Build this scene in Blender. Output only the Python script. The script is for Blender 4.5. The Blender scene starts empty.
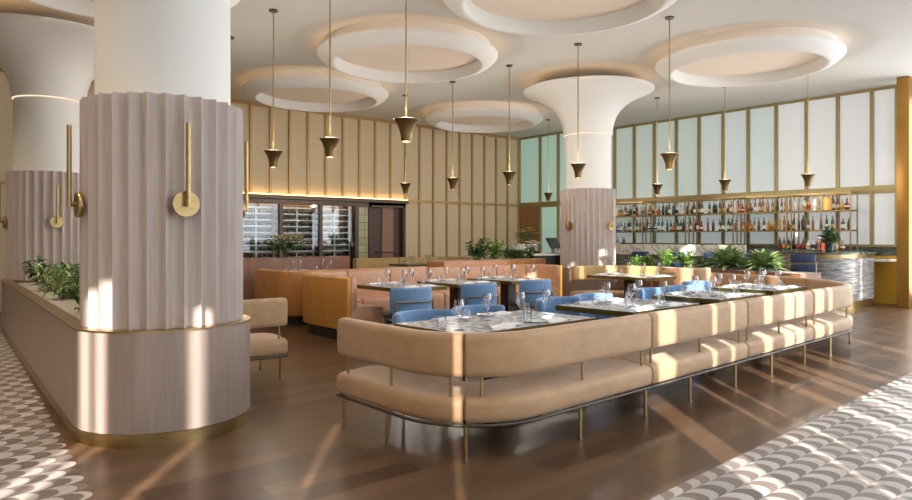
import bpy, bmesh, math, random
from mathutils import Vector, Matrix
PI = math.pi
S = bpy.context.scene
COL = S.collection
R = random.Random(7)

# ------------------------------------------------------------------ materials
def s2l(c):
    return tuple(((x/12.92) if x <= .04045 else ((x+.055)/1.055)**2.4) for x in c)
def rgb(r, g, b): return s2l((r/255, g/255, b/255))
class NT:
    def __init__(s, m): s.t = m.node_tree; s.n = s.t.nodes; s.l = s.t.links
    def new(s, ty, **k):
        n = s.n.new(ty)
        for a, v in k.items(): setattr(n, a, v)
        return n
    def val(s, x, inp):
        if isinstance(x, (int, float)): inp.default_value = x
        elif isinstance(x, tuple): inp.default_value = x if len(x) == 4 or inp.type == 'VECTOR' else (*x, 1)
        else: s.l.new(x, inp)
    def math(s, op, a, b=0., c=0.):
        n = s.new('ShaderNodeMath', operation=op)
        s.val(a, n.inputs[0]); s.val(b, n.inputs[1]); s.val(c, n.inputs[2]); return n.outputs[0]
    def mix(s, f, a, b, bt='MIX'):
        n = s.new('ShaderNodeMix', data_type='RGBA', blend_type=bt)
        s.val(f, n.inputs[0]); s.val(a, n.inputs[6]); s.val(b, n.inputs[7]); return n.outputs[2]
    def pos(s):
        return s.new('ShaderNodeNewGeometry').outputs['Position']
    def sep(s, v):
        n = s.new('ShaderNodeSeparateXYZ'); s.l.new(v, n.inputs[0]); return n.outputs
    def comb(s, x, y, z):
        n = s.new('ShaderNodeCombineXYZ'); s.val(x, n.inputs[0]); s.val(y, n.inputs[1]); s.val(z, n.inputs[2]); return n.outputs[0]
    def noise(s, vec, sc, det=3, rough=.5):
        n = s.new('ShaderNodeTexNoise'); n.inputs['Scale'].default_value = sc
        n.inputs['Detail'].default_value = det; n.inputs['Roughness'].default_value = rough
        if vec is not None: s.l.new(vec, n.inputs['Vector'])
        return n.outputs['Fac']
    def ramp(s, f, stops):
        n = s.new('ShaderNodeValToRGB'); s.l.new(f, n.inputs[0]); e = n.color_ramp.elements
        while len(e) < len(stops): e.new(.5)
        for i, (p, c) in enumerate(stops): e[i].position = p; e[i].color = (*c, 1)
        return n.outputs[0]
    def obj(s): return s.new('ShaderNodeTexCoord').outputs['Object']
    def mapp(s, v, sc=(1, 1, 1), rot=(0, 0, 0)):
        n = s.new('ShaderNodeMapping'); s.l.new(v, n.inputs[0]); n.inputs['Scale'].default_value = sc; n.inputs['Rotation'].default_value = rot
        return n.outputs[0]
    def bump(s, h, st=.2, d=.01):
        n = s.new('ShaderNodeBump'); n.inputs['Strength'].default_value = st; n.inputs['Distance'].default_value = d
        s.l.new(h, n.inputs['Height']); return n.outputs[0]
def mat(name, col=(.5, .5, .5), rough=.5, metal=0., spec=.5, coat=0., sheen=0., fn=None, **k):
    m = bpy.data.materials.new(name); m.use_nodes = True; t = NT(m)
    b = t.n['Principled BSDF']
    b.inputs['Base Color'].default_value = (*col, 1); b.inputs['Roughness'].default_value = rough
    b.inputs['Metallic'].default_value = metal; b.inputs['Specular IOR Level'].default_value = spec
    b.inputs['Coat Weight'].default_value = coat; b.inputs['Sheen Weight'].default_value = sheen
    if fn: fn(t, b)
    return m
def mottled(c1, c2, sc=6, bump=0, stretch=(1, 1, 1), det=4):
    def fn(t, b):
        f = t.noise(t.mapp(t.obj(), stretch), sc, det, .6)
        t.l.new(t.ramp(f, [(.3, c1), (.7, c2)]), b.inputs['Base Color'])
        if bump: t.l.new(t.bump(f, bump, .004), b.inputs['Normal'])
    return fn
def emis(name, col, st):
    m = bpy.data.materials.new(name); m.use_nodes = True; t = NT(m)
    t.n.remove(t.n['Principled BSDF']); e = t.new('ShaderNodeEmission')
    e.inputs[0].default_value = (*col, 1); e.inputs[1].default_value = st
    t.l.new(e.outputs[0], t.n['Material Output'].inputs[0]); return m
def glassmat(name, tint=(1, 1, 1), refl=.9, dens=0.06, rough=.02):
    m = bpy.data.materials.new(name); m.use_nodes = True; t = NT(m)
    t.n.remove(t.n['Principled BSDF'])
    tr = t.new('ShaderNodeBsdfTransparent'); tr.inputs[0].default_value = (*tint, 1)
    gl = t.new('ShaderNodeBsdfGlossy'); gl.inputs['Roughness'].default_value = rough
    lw = t.new('ShaderNodeLayerWeight'); lw.inputs[0].default_value = .35
    f = t.math('MULTIPLY_ADD', lw.outputs['Fresnel'], refl, dens)
    mx = t.new('ShaderNodeMixShader'); t.l.new(f, mx.inputs[0]); t.l.new(tr.outputs[0], mx.inputs[1]); t.l.new(gl.outputs[0], mx.inputs[2])
    t.l.new(mx.outputs[0], t.n['Material Output'].inputs[0]); return m

M = {}
M['white'] = mat('white_plaster', rgb(226, 224, 220), .75)
M['ceil'] = mat('ceiling_plaster', rgb(198, 197, 192), .85)
def wallfab(t, b):
    p = t.sep(t.pos())
    f = t.noise(t.mapp(t.pos(), (1, 1, 14)), 9, 3)
    t.l.new(t.ramp(f, [(.3, rgb(204, 186, 154)), (.7, rgb(214, 196, 164))]), b.inputs['Base Color'])
M['wall'] = mat('tan_wall_fabric', rough=.8, fn=wallfab)
M['brass'] = mat('brushed_brass', rgb(186, 158, 104), .34, 1., fn=mottled(rgb(160, 136, 92), rgb(182, 158, 114), 8, 0, (1, 1, 12)))
M['brass_d'] = mat('aged_bronze', rgb(120, 98, 62), .38, .9)
M['batten'] = mat('gold_batten_paint', rgb(186, 150, 98), .45, .4)
M['batten_r'] = mat('gold_mullion', rgb(160, 146, 104), .45, .5)
M['gold'] = mat('golden_metal_panel', rgb(196, 150, 62), .38, .75, fn=mottled(rgb(156, 112, 52), rgb(178, 136, 72), 3, 0, (1, 1, .25)))
M['bronze'] = mat('dark_bronze_frame', rgb(96, 82, 70), .45, .6)
M['rail'] = mat('dark_bronze_rail', rgb(84, 74, 64), .5, .6)
M['steel'] = mat('satin_nickel', rgb(150, 138, 122), .3, 1.)
def flutewood(t, b):
    f = t.noise(t.mapp(t.obj(), (14, 14, .8)), 3, 5, .6)
    t.l.new(t.ramp(f, [(.3, rgb(178, 164, 157)), (.7, rgb(192, 180, 174))]), b.inputs['Base Color'])
M['flute'] = mat('limed_oak_flutes', rough=.5, fn=flutewood)
def basewood(t, b):
    f = t.noise(t.mapp(t.obj(), (16, 16, .6)), 2.2, 6, .65)
    t.l.new(t.ramp(f, [(.3, rgb(146, 128, 120)), (.7, rgb(162, 146, 137))]), b.inputs['Base Color'])
M['basewood'] = mat('limed_walnut_veneer', rough=.32, fn=basewood)
M['velvet'] = mat('beige_velvet', rough=.62, sheen=.25, fn=mottled(rgb(166, 130, 94), rgb(182, 146, 108), 5, .12, (1, 1, 2)))
M['leather'] = mat('caramel_leather', rough=.38, fn=mottled(rgb(184, 124, 72), rgb(198, 140, 88), 7, .1))
M['leather_in'] = mat('tan_pink_leather', rough=.36, fn=mottled(rgb(190, 142, 110), rgb(204, 158, 126), 7, .1))
M['orange'] = mat('amber_leather', rough=.42, fn=mottled(rgb(202, 140, 60), rgb(214, 156, 76), 4, .05))
M['brownwood'] = mat('reddish_walnut', rough=.45, fn=mottled(rgb(126, 84, 62), rgb(150, 104, 80), 4, 0, (1, 1, .2)))
M['goldfab'] = mat('mustard_velvet', rough=.55, fn=mottled(rgb(176, 146, 96), rgb(194, 164, 112), 5))
M['blue'] = mat('blue_wool', rough=.8, sheen=.3, fn=mottled(rgb(94, 130, 174), rgb(112, 149, 190), 30, .1))
M['navy'] = mat('navy_leather', rgb(44, 66, 104), .4)
M['slate'] = mat('slate_blue_cushion', rgb(72, 80, 98), .6)
def marblefn(lo, hi, sc=2.2):
    def fn(t, b):
        n = t.noise(t.obj(), sc*1.4, 6, .65)
        w = t.new('ShaderNodeTexWave', wave_type='BANDS'); w.inputs['Scale'].default_value = sc
        w.inputs['Distortion'].default_value = 11; w.inputs['Detail'].default_value = 4; w.inputs['Detail Scale'].default_value = 1.6
        t.l.new(t.mapp(t.obj(), (1, 1.5, 1.3), (0, .4, .5)), w.inputs[0])
        f = t.math('MULTIPLY', w.outputs['Fac'], n)
        t.l.new(t.ramp(f, [(.05, lo), (.3, hi), (.8, tuple(min(1, x*1.12) for x in hi))]), b.inputs['Base Color'])
    return fn
M['marble'] = mat('grey_white_marble', rough=.12, fn=marblefn(rgb(176, 180, 188), rgb(212, 216, 222), 3))
M['marble_w'] = mat('white_marble', rough=.2, fn=marblefn(rgb(196, 196, 192), rgb(236, 232, 226), 1.6))
def greystone(t, b):
    f = t.noise(t.mapp(t.obj(), (1.2, 1.2, 9)), 3.2, 8, .75)
    t.l.new(t.ramp(f, [(.36, rgb(66, 68, 70)), (.5, rgb(132, 130, 128)), (.64, rgb(188, 184, 178))]), b.inputs['Base Color'])
M['greystone'] = mat('streaky_grey_stone', rough=.3, fn=greystone)
def darkstone(t, b):
    f = t.noise(t.mapp(t.obj(), (2, 1, 9)), 4, 6, .7)
    t.l.new(t.ramp(f, [(.35, rgb(48, 52, 48)), (.65, rgb(112, 118, 108))]), b.inputs['Base Color'])
M['darkstone'] = mat('dark_green_marble', rough=.15, fn=darkstone)
M['edge'] = mat('brass_table_edge', rgb(120, 108, 58), .35, .85)
M['tleg'] = mat('dark_table_pedestal', rgb(58, 44, 36), .4, .3)
M['linen'] = mat('white_linen', rgb(232, 230, 230), .9)
M['linen_t'] = mat('taupe_linen', rgb(176, 160, 146), .9)
M['china'] = mat('white_china', rgb(236, 236, 236), .15)
M['cutlery'] = mat('polished_cutlery', rgb(190, 190, 194), .15, 1.)
M['glass'] = glassmat('clear_glass', (.985, .99, 1), .55, .05)
M['pane'] = glassmat('cabinet_glass', (.95, .98, .99), .22, .035)
M['vase'] = glassmat('vase_glass', (.75, .85, .82), .8, .1)
M['black'] = mat('black_plastic', rgb(22, 24, 28), .4)
M['dark'] = mat('dark_interior', rgb(48, 38, 32), .6)
M['doorbrown'] = mat('plum_brown_door', rgb(84, 60, 50), .45)
M['doorpanel'] = mat('rosy_door_panel', rgb(150, 112, 94), .45)
M['rack'] = mat('brushed_wine_rack', rgb(196, 196, 190), .35, .5)
M['racklit'] = mat('cabinet_back_board', rgb(176, 142, 96), .6)
M['greentile'] = mat('pale_green_tile', rough=.3, fn=mottled(rgb(168, 164, 126), rgb(190, 188, 150), 12))
M['soil'] = mat('white_gravel', rough=.9, fn=mottled(rgb(120, 110, 96), rgb(206, 198, 186), 60, .6))
M['greystand'] = mat('grey_stand_paint', rgb(140, 146, 144), .5)
M['led'] = emis('warm_led', rgb(255, 196, 130), 4.5)
M['recess'] = mat('warm_glow_recess_plaster', rgb(240, 226, 210), .85)  # warm glow inside the rings is put into this colour
M['led_wall'] = emis('warm_wall_led', rgb(255, 206, 140), 9)
M['led_joint'] = emis('warm_joint_led', rgb(255, 224, 190), 1.3)
M['bulb'] = emis('pendant_bulb', rgb(255, 222, 160), 14)
def leafm(name, c1, c2, rough=.45):
    def fn(t, b):
        n = t.new('ShaderNodeNewGeometry').outputs['Random Per Island']
        t.l.new(t.ramp(n, [(0., c1), (1., c2)]), b.inputs['Base Color'])
        b.inputs['Subsurface Weight'].default_value = 0
    return mat(name, rough=rough, fn=fn)
M['leaf_d'] = leafm('dark_green_leaf', rgb(34, 66, 34), rgb(84, 120, 66))
M['leaf_m'] = leafm('mid_green_leaf', rgb(52, 92, 44), rgb(120, 156, 84))
M['leaf_b'] = leafm('bright_green_leaf', rgb(84, 130, 44), rgb(158, 196, 88))
M['leaf_v'] = leafm('variegated_leaf', rgb(84, 124, 66), rgb(200, 214, 156))
M['petal'] = leafm('cream_petal', rgb(240, 230, 196), rgb(252, 248, 232))
M['petal_y'] = leafm('yellow_petal', rgb(214, 186, 60), rgb(240, 220, 110))
M['stem'] = mat('green_stem', rgb(74, 92, 46), .6)
# frosted glass lit from outside (daylight behind it)
def frosted(name, col, e):
    m = mat(name, col, .35)
    b = m.node_tree.nodes['Principled BSDF']
    b.inputs['Emission Color'].default_value = (*col, 1); b.inputs['Emission Strength'].default_value = e
    return m
M['fr_teal'] = frosted('frosted_glass_aqua', rgb(168, 200, 188), .42)
M['fr_a'] = frosted('frosted_glass_pale_aqua', rgb(184, 198, 194), .4)
M['fr_b'] = frosted('frosted_glass_pale_grey', rgb(188, 198, 200), .42)
M['fr_c'] = frosted('frosted_glass_pale_lilac', rgb(198, 201, 203), .48)
def shade_fn():
    m = bpy.data.materials.new('added_roller_shade_fabric'); m.use_nodes = True; t = NT(m); t.n.remove(t.n['Principled BSDF'])
    a = t.new('ShaderNodeBsdfTranslucent'); a.inputs[0].default_value = (.75, .72, .68, 1)
    d = t.new('ShaderNodeBsdfDiffuse'); d.inputs[0].default_value = (.8, .79, .77, 1)
    x = t.new('ShaderNodeMixShader'); x.inputs[0].default_value = .85
    t.l.new(a.outputs[0], x.inputs[1]); t.l.new(d.outputs[0], x.inputs[2]); t.l.new(x.outputs[0], t.n['Material Output'].inputs[0]); return m
M['shade'] = shade_fn()

def floorfn(t, b):
    p = t.sep(t.pos()); u, v = p[0], p[1]
    # mosaic
    W, L = .155, .092
    q = t.math('DIVIDE', v, W); j = t.math('FLOOR', q); y = t.math('SUBTRACT', t.math('FRACT', q), .5)
    arc = t.math('SQRT', t.math('MAXIMUM', t.math('SUBTRACT', 1., t.math('MULTIPLY', t.math('MULTIPLY', y, y), 4.)), 0.))
    edge0 = t.math('MULTIPLY', j, .0645*W)          # outer edge drifts a little with v
    s = t.math('SUBTRACT', t.math('DIVIDE', u, L), arc)
    k = t.math('FLOOR', s)
    par = t.math('MODULO', t.math('ADD', t.math('ADD', k, j), 400.), 2.)
    wn = t.new('ShaderNodeTexWhiteNoise', noise_dimensions='2D'); t.l.new(t.comb(k, j, 0.), wn.inputs[0])
    grain = t.noise(t.mapp(t.pos(), (20, 5, 1)), 6, 4)
    light = t.mix(wn.outputs[0], rgb(172, 164, 160), rgb(198, 191, 187))
    dark = t.mix(wn.outputs[0], rgb(112, 102, 99), rgb(142, 131, 126))
    dark = t.mix(t.math('MULTIPLY', grain, .35), dark, rgb(90, 78, 72))
    mos = t.mix(par, light, dark)
    # grout line
    fr = t.math('FRACT', s)
    g = t.math('LESS_THAN', fr, .07)
    mos = t.mix(t.math('MULTIPLY', g, .35), mos, rgb(110, 100, 94))
    # planks along u
    pw, pl = .18, 1.35
    r = t.math('FLOOR', t.math('DIVIDE', v, pw))
    w1 = t.new('ShaderNodeTexWhiteNoise', noise_dimensions='1D'); t.l.new(r, w1.inputs['W'])
    uu = t.math('ADD', t.math('DIVIDE', u, pl), t.math('MULTIPLY', w1.outputs[0], 7.))
    c = t.math('FLOOR', uu)
    w2 = t.new('ShaderNodeTexWhiteNoise', noise_dimensions='2D'); t.l.new(t.comb(r, c, 0.), w2.inputs[0])
    gr = t.noise(t.mapp(t.pos(), (1.2, 16, 1)), 5, 6, .65)
    wood = t.mix(w2.outputs[0], rgb(70, 51, 38), rgb(106, 81, 60))
    wood = t.mix(t.math('MULTIPLY', gr, .45), wood, rgb(100, 78, 60))
    fv = t.math('FRACT', t.math('DIVIDE', v, pw)); fu = t.math('FRACT', uu)
    seam = t.math('MAXIMUM', t.math('LESS_THAN', fv, .03), t.math('LESS_THAN', fu, .005))
    wood = t.mix(t.math('MULTIPLY', seam, .65), wood, rgb(40, 30, 26))
    # regions
    left = t.math('LESS_THAN', t.math('SUBTRACT', t.math('SUBTRACT', u, edge0), t.math('MULTIPLY', arc, L)), .52)
    right = t.math('LESS_THAN', v, t.math('MULTIPLY_ADD', u, .04, 1.96))
    ism = t.math('MAXIMUM', left, right)
    t.l.new(t.mix(ism, wood, mos), b.inputs['Base Color'])
    rr = t.noise(t.pos(), 3, 3)
    t.l.new(t.math('ADD', t.math('MULTIPLY_ADD', rr, .06, .27), t.math('MULTIPLY', ism, .1)), b.inputs['Roughness'])
    t.l.new(t.bump(t.math('SUBTRACT', 1., t.math('MULTIPLY', seam, t.math('SUBTRACT', 1., ism))), .25, .002), b.inputs['Normal'])
M['floor'] = mat('wood_and_mosaic_floor', spec=.32, fn=floorfn)

# ------------------------------------------------------------------ mesh builder
class MB:
    def __init__(s): s.v = []; s.f = []; s.mi = []; s.m = 0
    def face(s, idx): s.f.append(idx); s.mi.append(s.m)
    def box(s, x0, y0, z0, x1, y1, z1, bev=0):
        if bev:
            b = bmesh.new(); bmesh.ops.create_cube(b, size=1)
            for v in b.verts:
                v.co = Vector(((x0+x1)/2+v.co.x*(x1-x0), (y0+y1)/2+v.co.y*(y1-y0), (z0+z1)/2+v.co.z*(z1-z0)))
            bmesh.ops.bevel(b, geom=b.edges[:], offset=bev, segments=3, profile=.5, affect='EDGES')
            s.bm(b); return s
        o = len(s.v)
        s.v += [(x0, y0, z0), (x1, y0, z0), (x1, y1, z0), (x0, y1, z0), (x0, y0, z1), (x1, y0, z1), (x1, y1, z1), (x0, y1, z1)]
        for q in ((3, 2, 1, 0), (4, 5, 6, 7), (0, 1, 5, 4), (1, 2, 6, 5), (2, 3, 7, 6), (3, 0, 4, 7)): s.face([o+i for i in q])
        return s
    def bm(s, b, mtx=None):
        o = len(s.v)
        b.verts.index_update()
        s.v += [tuple(mtx @ v.co if mtx else v.co) for v in b.verts]
        for f in b.faces: s.face([o+v.index for v in f.verts])
        b.free(); return s
    def lathe(s, prof, n=24, c=(0, 0, 0), close=False):
        o = len(s.v); k = len(prof)
        for i in range(n):
            a = 2*PI*i/n
            for r, z in prof: s.v.append((c[0]+r*math.cos(a), c[1]+r*math.sin(a), c[2]+z))
        kk = k if close else k-1
        for i in range(n):
            i2 = (i+1) % n
            for j in range(kk):
                j2 = (j+1) % k
                s.face([o+i*k+j, o+i2*k+j, o+i2*k+j2, o+i*k+j2])
        if not close:
            if prof[0][0] > 1e-5: s.face([o+i*k for i in range(n)][::-1])
            if prof[-1][0] > 1e-5: s.face([o+i*k+k-1 for i in range(n)])
        return s
    def tube(s, pts, r, n=8, cap=True):
        o = len(s.v); P = [Vector(p) for p in pts]; m = len(P); rs = r if isinstance(r, (list, tuple)) else [r]*m
        up = None
        for i, p in enumerate(P):
            d = (P[min(i+1, m-1)]-P[max(i-1, 0)]).normalized()
            if up is None:
                up = d.orthogonal().normalized()
            up = (up - d*up.dot(d)).normalized(); sd = d.cross(up)
            for j in range(n):
                a = 2*PI*j/n; s.v.append(tuple(p+(up*math.cos(a)+sd*math.sin(a))*rs[i]))
        for i in range(m-1):
            for j in range(n):
                j2 = (j+1) % n
                s.face([o+i*n+j, o+i*n+j2, o+(i+1)*n+j2, o+(i+1)*n+j])
        if cap:
            s.face([o+j for j in range(n)][::-1]); s.face([o+(m-1)*n+j for j in range(n)])
        return s
    def sweep(s, path, prof, round_=.0, closed=False):
        """path: list of 2D points; prof: closed list of (offset to the left, z). round_: softened ends"""
        P = [Vector(p) for p in path]; m = len(P); k = len(prof); o = len(s.v)
        cx = sum(p[0] for p in prof)/k; cz = sum(p[1] for p in prof)/k
        rings = []
        def nrm(i):
            if closed: d = P[(i+1) % m]-P[(i-1) % m]
            else: d = P[min(i+1, m-1)]-P[max(i-1, 0)]
            d.normalize(); return Vector((-d.y, d.x)), d
        def ring(p, nn, sh, dz=1):
            rings.append([(p.x+nn.x*(cx+(a-cx)*1), p.y+nn.y*(cx+(a-cx)*1), z) if sh == 0 else None for a, z in prof])
        def shrunk(p, nn, q):
            w = max(a for a, z in prof)-min(a for a, z in prof); h = max(z for a, z in prof)-min(z for a, z in prof)
            fa = 1-2*q/w; fz = 1-2*q/h
            return [(p.x+nn.x*(cx+(a-cx)*fa), p.y+nn.y*(cx+(a-cx)*fa), cz+(z-cz)*fz) for a, z in prof]
        if not closed and round_:
            nn, d = nrm(0)
            for e in (0, .3, .65): rings.append(shrunk(P[0]+d*(round_*e), nn, round_*(1-math.sqrt(1-(1-e)**2)))) if e else rings.append(shrunk(P[0], nn, round_*.999))
            start = 1
        for i in range(m):
            nn, d = nrm(i); p = P[i]
            if not closed and round_ and i == 0: p = P[0]+d*round_
            if not closed and round_ and i == m-1: p = P[-1]-d*round_
            rings.append([(p.x+nn.x*a, p.y+nn.y*a, z) for a, z in prof])
        if not closed and round_:
            nn, d = nrm(m-1)
            for e in (.65, .3, 0): rings.append(shrunk(P[-1]-d*(round_*e), nn, round_*(1-math.sqrt(1-(1-e)**2)) if e else round_*.999))
        for r_ in rings: s.v += r_
        n = len(rings)
        for i in range(n if closed else n-1):
            i2 = (i+1) % n
            for j in range(k):
                j2 = (j+1) % k
                s.face([o+i*k+j, o+i2*k+j, o+i2*k+j2, o+i*k+j2])
        if not closed:
            s.face([o+j for j in range(k)][::-1]); s.face([o+(n-1)*k+j for j in range(k)])
        return s
    def move(s, dx=0, dy=0, dz=0, i0=0):
        s.v[i0:] = [(x+dx, y+dy, z+dz) for x, y, z in s.v[i0:]]; return s
    def rotz(s, a, i0=0):
        c, q = math.cos(a), math.sin(a); s.v[i0:] = [(x*c-y*q, x*q+y*c, z) for x, y, z in s.v[i0:]]; return s
    def mesh(s, name, mats, smooth=35):
        me = bpy.data.meshes.new(name); me.from_pydata(s.v, [], s.f)
        for m in (mats if isinstance(mats, (list, tuple)) else [mats]): me.materials.append(m)
        me.polygons.foreach_set('material_index', s.mi)
        b = bmesh.new(); b.from_mesh(me); bmesh.ops.recalc_face_normals(b, faces=b.faces[:]); b.to_mesh(me); b.free()
        if smooth:
            me.polygons.foreach_set('use_smooth', [True]*len(me.polygons)); me.set_sharp_from_angle(angle=math.radians(smooth))
        me.update(); return me
    def build(s, name, mats, parent=None, smooth=35, loc=None, world=False):
        if world and parent is not None:
            q = parent
            while q is not None: l = q.location; s.move(-l.x, -l.y, -l.z); q = q.parent
        if loc is not None and world: s.move(-loc[0], -loc[1], -loc[2])
        o = bpy.data.objects.new(name, s.mesh(name, mats, smooth)); COL.objects.link(o)
        if parent is not None: o.parent = parent
        if loc is not None: o.location = loc
        return o
def tag(o, label, cat, group=None, kind=None):
    if label: o['label'] = label
    if cat: o['category'] = cat
    if group: o['group'] = group
    if kind: o['kind'] = kind
    return o
def thing(name, label, cat, loc=(0, 0, 0), rz=0, group=None):
    o = bpy.data.objects.new(name, None); COL.objects.link(o); o.location = loc; o.rotation_euler = (0, 0, rz)
    o.empty_display_size = .1
    return tag(o, label, cat, group)
def struct(o): o['kind'] = 'structure'; return o
def dup(root, loc, rz=0, label=None, group=None):
    r = root.copy(); COL.objects.link(r); r.location = loc; r.rotation_euler = (0, 0, rz)
    if label: r['label'] = label
    if group: r['group'] = group
    for ch in list(root.children):
        c = ch.copy(); COL.objects.link(c); c.parent = r
        for g in list(ch.children):
            d = g.copy(); COL.objects.link(d); d.parent = c
    return r
def rr(x0, z0, x1, z1, r=.04, n=4, crown=0):
    """rounded rectangle profile"""
    out = []
    for cx, cz, a0 in ((x1-r, z0+r, -90), (x1-r, z1-r, 0), (x0+r, z1-r, 90), (x0+r, z0+r, 180)):
        for i in range(n+1):
            a = math.radians(a0+90*i/n); out.append((cx+r*math.cos(a), cz+r*math.sin(a)))
        if a0 == 0 and crown:
            out.append(((x0+x1)/2, z1+crown))
    return out
def resample(pts, step=.1):
    """Catmull-Rom through pts, then uniform steps"""
    P = [Vector(p) for p in pts]; P = [P[0]*2-P[1]]+P+[P[-1]*2-P[-2]]; d = []
    for i in range(1, len(P)-2):
        for k in range(24):
            t = k/24; a, b, c, e = P[i-1], P[i], P[i+1], P[i+2]
            d.append(.5*((2*b)+(c-a)*t+(2*a-5*b+4*c-e)*t*t+(3*b-a-3*c+e)*t**3))
    d.append(P[-2])
    L = [0]
    for a, b in zip(d, d[1:]): L.append(L[-1]+(b-a).length)
    n = max(2, round(L[-1]/step)); out = []; k = 0
    for i in range(n+1):
        t = L[-1]*i/n
        while k < len(L)-2 and L[k+1] < t: k += 1
        w = (t-L[k])/max(1e-9, L[k+1]-L[k]); out.append(d[k].lerp(d[k+1], min(1, w)))
    return out
def cut(path, a, b):
    """sub path between arc lengths a..b"""
    L = [0]
    for p, q in zip(path, path[1:]): L.append(L[-1]+(q-p).length)
    def at(t):
        for i in range(len(path)-1):
            if L[i+1] >= t: return path[i].lerp(path[i+1], (t-L[i])/max(1e-9, L[i+1]-L[i]))
        return path[-1].copy()
    return [at(a)]+[p for p, l in zip(path, L) if a+.02 < l < b-.02]+[at(b)]
def plen(path): return sum((q-p).length for p, q in zip(path, path[1:]))
def atlen(path, t):
    for p, q in zip(path, path[1:]):
        l = (q-p).length
        if t <= l+1e-9:
            d = (q-p).normalized(); return p.lerp(q, t/l), Vector((-d.y, d.x))
        t -= l
    d = (path[-1]-path[-2]).normalized(); return path[-1], Vector((-d.y, d.x))
def arc(cx, cy, r, a0, a1, n=10):
    return [Vector((cx+r*math.cos(math.radians(a0+(a1-a0)*i/n)), cy+r*math.sin(math.radians(a0+(a1-a0)*i/n)))) for i in range(n+1)]
# image ray helpers: room position for a direction t=(px-456)/675 and camera depth Y
def ray(px, Y): t = (px-456)/675; return (Y*(.763*t+.647), Y*(.763-.647*t))

ZC = 4.6
# ------------------------------------------------------------------ the room
struct(MB().box(-16, -3.2, -.1, 18, 17, 0).build('floor', M['floor'], smooth=0))
domes = [(6.80, 9.28), (7.05, 12.9), (6.5, 5.6), (11.5, 5.72), (11.9, 12.9), (11.09, 8.87), (1.62, 5.31), (1.95, 12.0), (2.0, 8.65), (15.9, 9.2)]
RINGS = domes[:5]+[domes[8]]
def ceilz(x, y):
    z = ZC
    for i, (a, b) in enumerate(domes):
        d = math.hypot(x-a, y-b)
        if i == 9: continue
        t = min(1, max(0, (2.0-d)/.4)); t = t*t*(3-2*t); z += .05*t
    return z
st = .1; nx = int((16.4+8)/st); ny = int((15.5-2.5)/st)
c = MB()
for i in range(nx+1):
    for j in range(ny+1):
        x = -8+i*st; y = 2.5+j*st; c.v.append((x, y, ceilz(x, y)))
for i in range(nx):
    for j in range(ny):
        a = i*(ny+1)+j; c.face([a, a+1, a+ny+2, a+ny+1])
struct(c.build('ceiling', M['ceil'], smooth=180))
# roof slab over the plaster
struct(MB().box(-8.2, 2.5, 4.85, 17, 16.4, 5.0).build('ceiling_slab', M['ceil'], smooth=0))
struct(MB().box(-15, 2.4, 4.55, 17, 2.5, 9.4).build('wall_added_atrium_fascia', M['white'], smooth=0))  # unseen atrium added so the sun stripes reach deep into the room
struct(MB().box(-15, -1.6, 9.3, 17, 2.5, 9.4).build('ceiling_added_atrium', M['ceil'], smooth=0))  # unseen roof of the added atrium

# ---- back left wall (along u at v = 15.3)
WV = 15.3
struct(MB().box(-6, WV, 2.43, 16.4, WV+.9, 4.8).build('wall_back_left', M['wall'], smooth=0))
w = MB().box(-6, WV, 0, 5.0, WV+.3, 2.43).box(11.12, WV, 0, 16.4, WV+.3, 2.43).box(5.0, WV+.85, 0, 11.12, WV+.95, 2.43)
struct(w.build('wall_back_left_lower', M['wall'], smooth=0))
k = 0; u = 15.6
while u > -2:
    if not (u > 15.62): 
        lo = 0 if (u > 11.15 or u < 4.9) else 2.43
        struct(MB().box(u-.027, WV-.05, lo, u+.027, WV, ZC).build('trim_%d' % (k+1), M['batten'], smooth=0)); k += 1
    u -= .5
NTR = k
struct(MB().box(-6, WV-.052, ZC-.07, 16, WV+.0, ZC).build('trim_%d' % (NTR+1), M['batten'], smooth=0))
struct(MB().box(11.1, WV-.045, 2.40, 15.62, WV, 2.46).build('trim_%d' % (NTR+2), M['batten'], smooth=0))
struct(MB().box(-2, WV-.045, 2.40, 5.0, WV, 2.46).build('trim_%d' % (NTR+3), M['batten'], smooth=0))
# lit ledge over the wine cabinet
led = thing('wall_ledge_light', 'long warm glowing ledge running above the wine cabinet and doorway', 'light', (8.05, WV-.1, 2.34))
MB().box(5.0, WV-.16, 2.34, 11.12, WV+.0, 2.40).box(5.0, WV-.16, 2.40, 11.12, WV-.14, 2.43).build('ledge', M['bronze'], led, world=True, smooth=0)
MB().box(5.0, WV-.12, 2.402, 11.12, WV-.09, 2.445).build('light_strip', M['led_wall'], led, world=True, smooth=0)

# ---- wine cabinet: three glazed bays
cab = thing('wine_cabinet', 'long bronze framed wine cabinet with glass front in the tan back wall', 'wine cabinet', (7.5, WV+.1, 0))
f = MB()
for u in (5.25, 6.32, 7.39, 8.48, 9.54): f.box(u-.045, WV+.0, 0, u+.045, WV+.1, 2.28)
f.box(5.0, WV, 2.22, 9.6, WV+.12, 2.34); f.box(5.0, WV+.0, 0, 9.6, WV+.12, .12)
f.build('frame', M['bronze'], cab, world=True, smooth=0)
MB().box(5.0, WV+.74, .0, 9.6, WV+.78, 2.34).build('back_board', M['racklit'], cab, world=True, smooth=0)
for _a, _b in ((5.0, 5.05), (9.56, 9.61)): MB().box(_a, WV+.12, .0, _b, WV+.74, 2.34).build('side_panel', M['dark'], cab, world=True, smooth=0)
MB().box(5.0, WV+.1, 2.35, 9.6, WV+.76, 2.40).build('cabinet_ceiling', M['dark'], cab, world=True, smooth=0)
MB().box(5.1, WV+.68, 2.30, 9.5, WV+.71, 2.33).build('light_strip', M['led_wall'], cab, world=True, smooth=0)
bays = [(5.25, 6.32), (6.32, 7.39), (7.39, 8.48), (8.48, 9.54)]
RZ = [.28+.155*i for i in range(13)]
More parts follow.
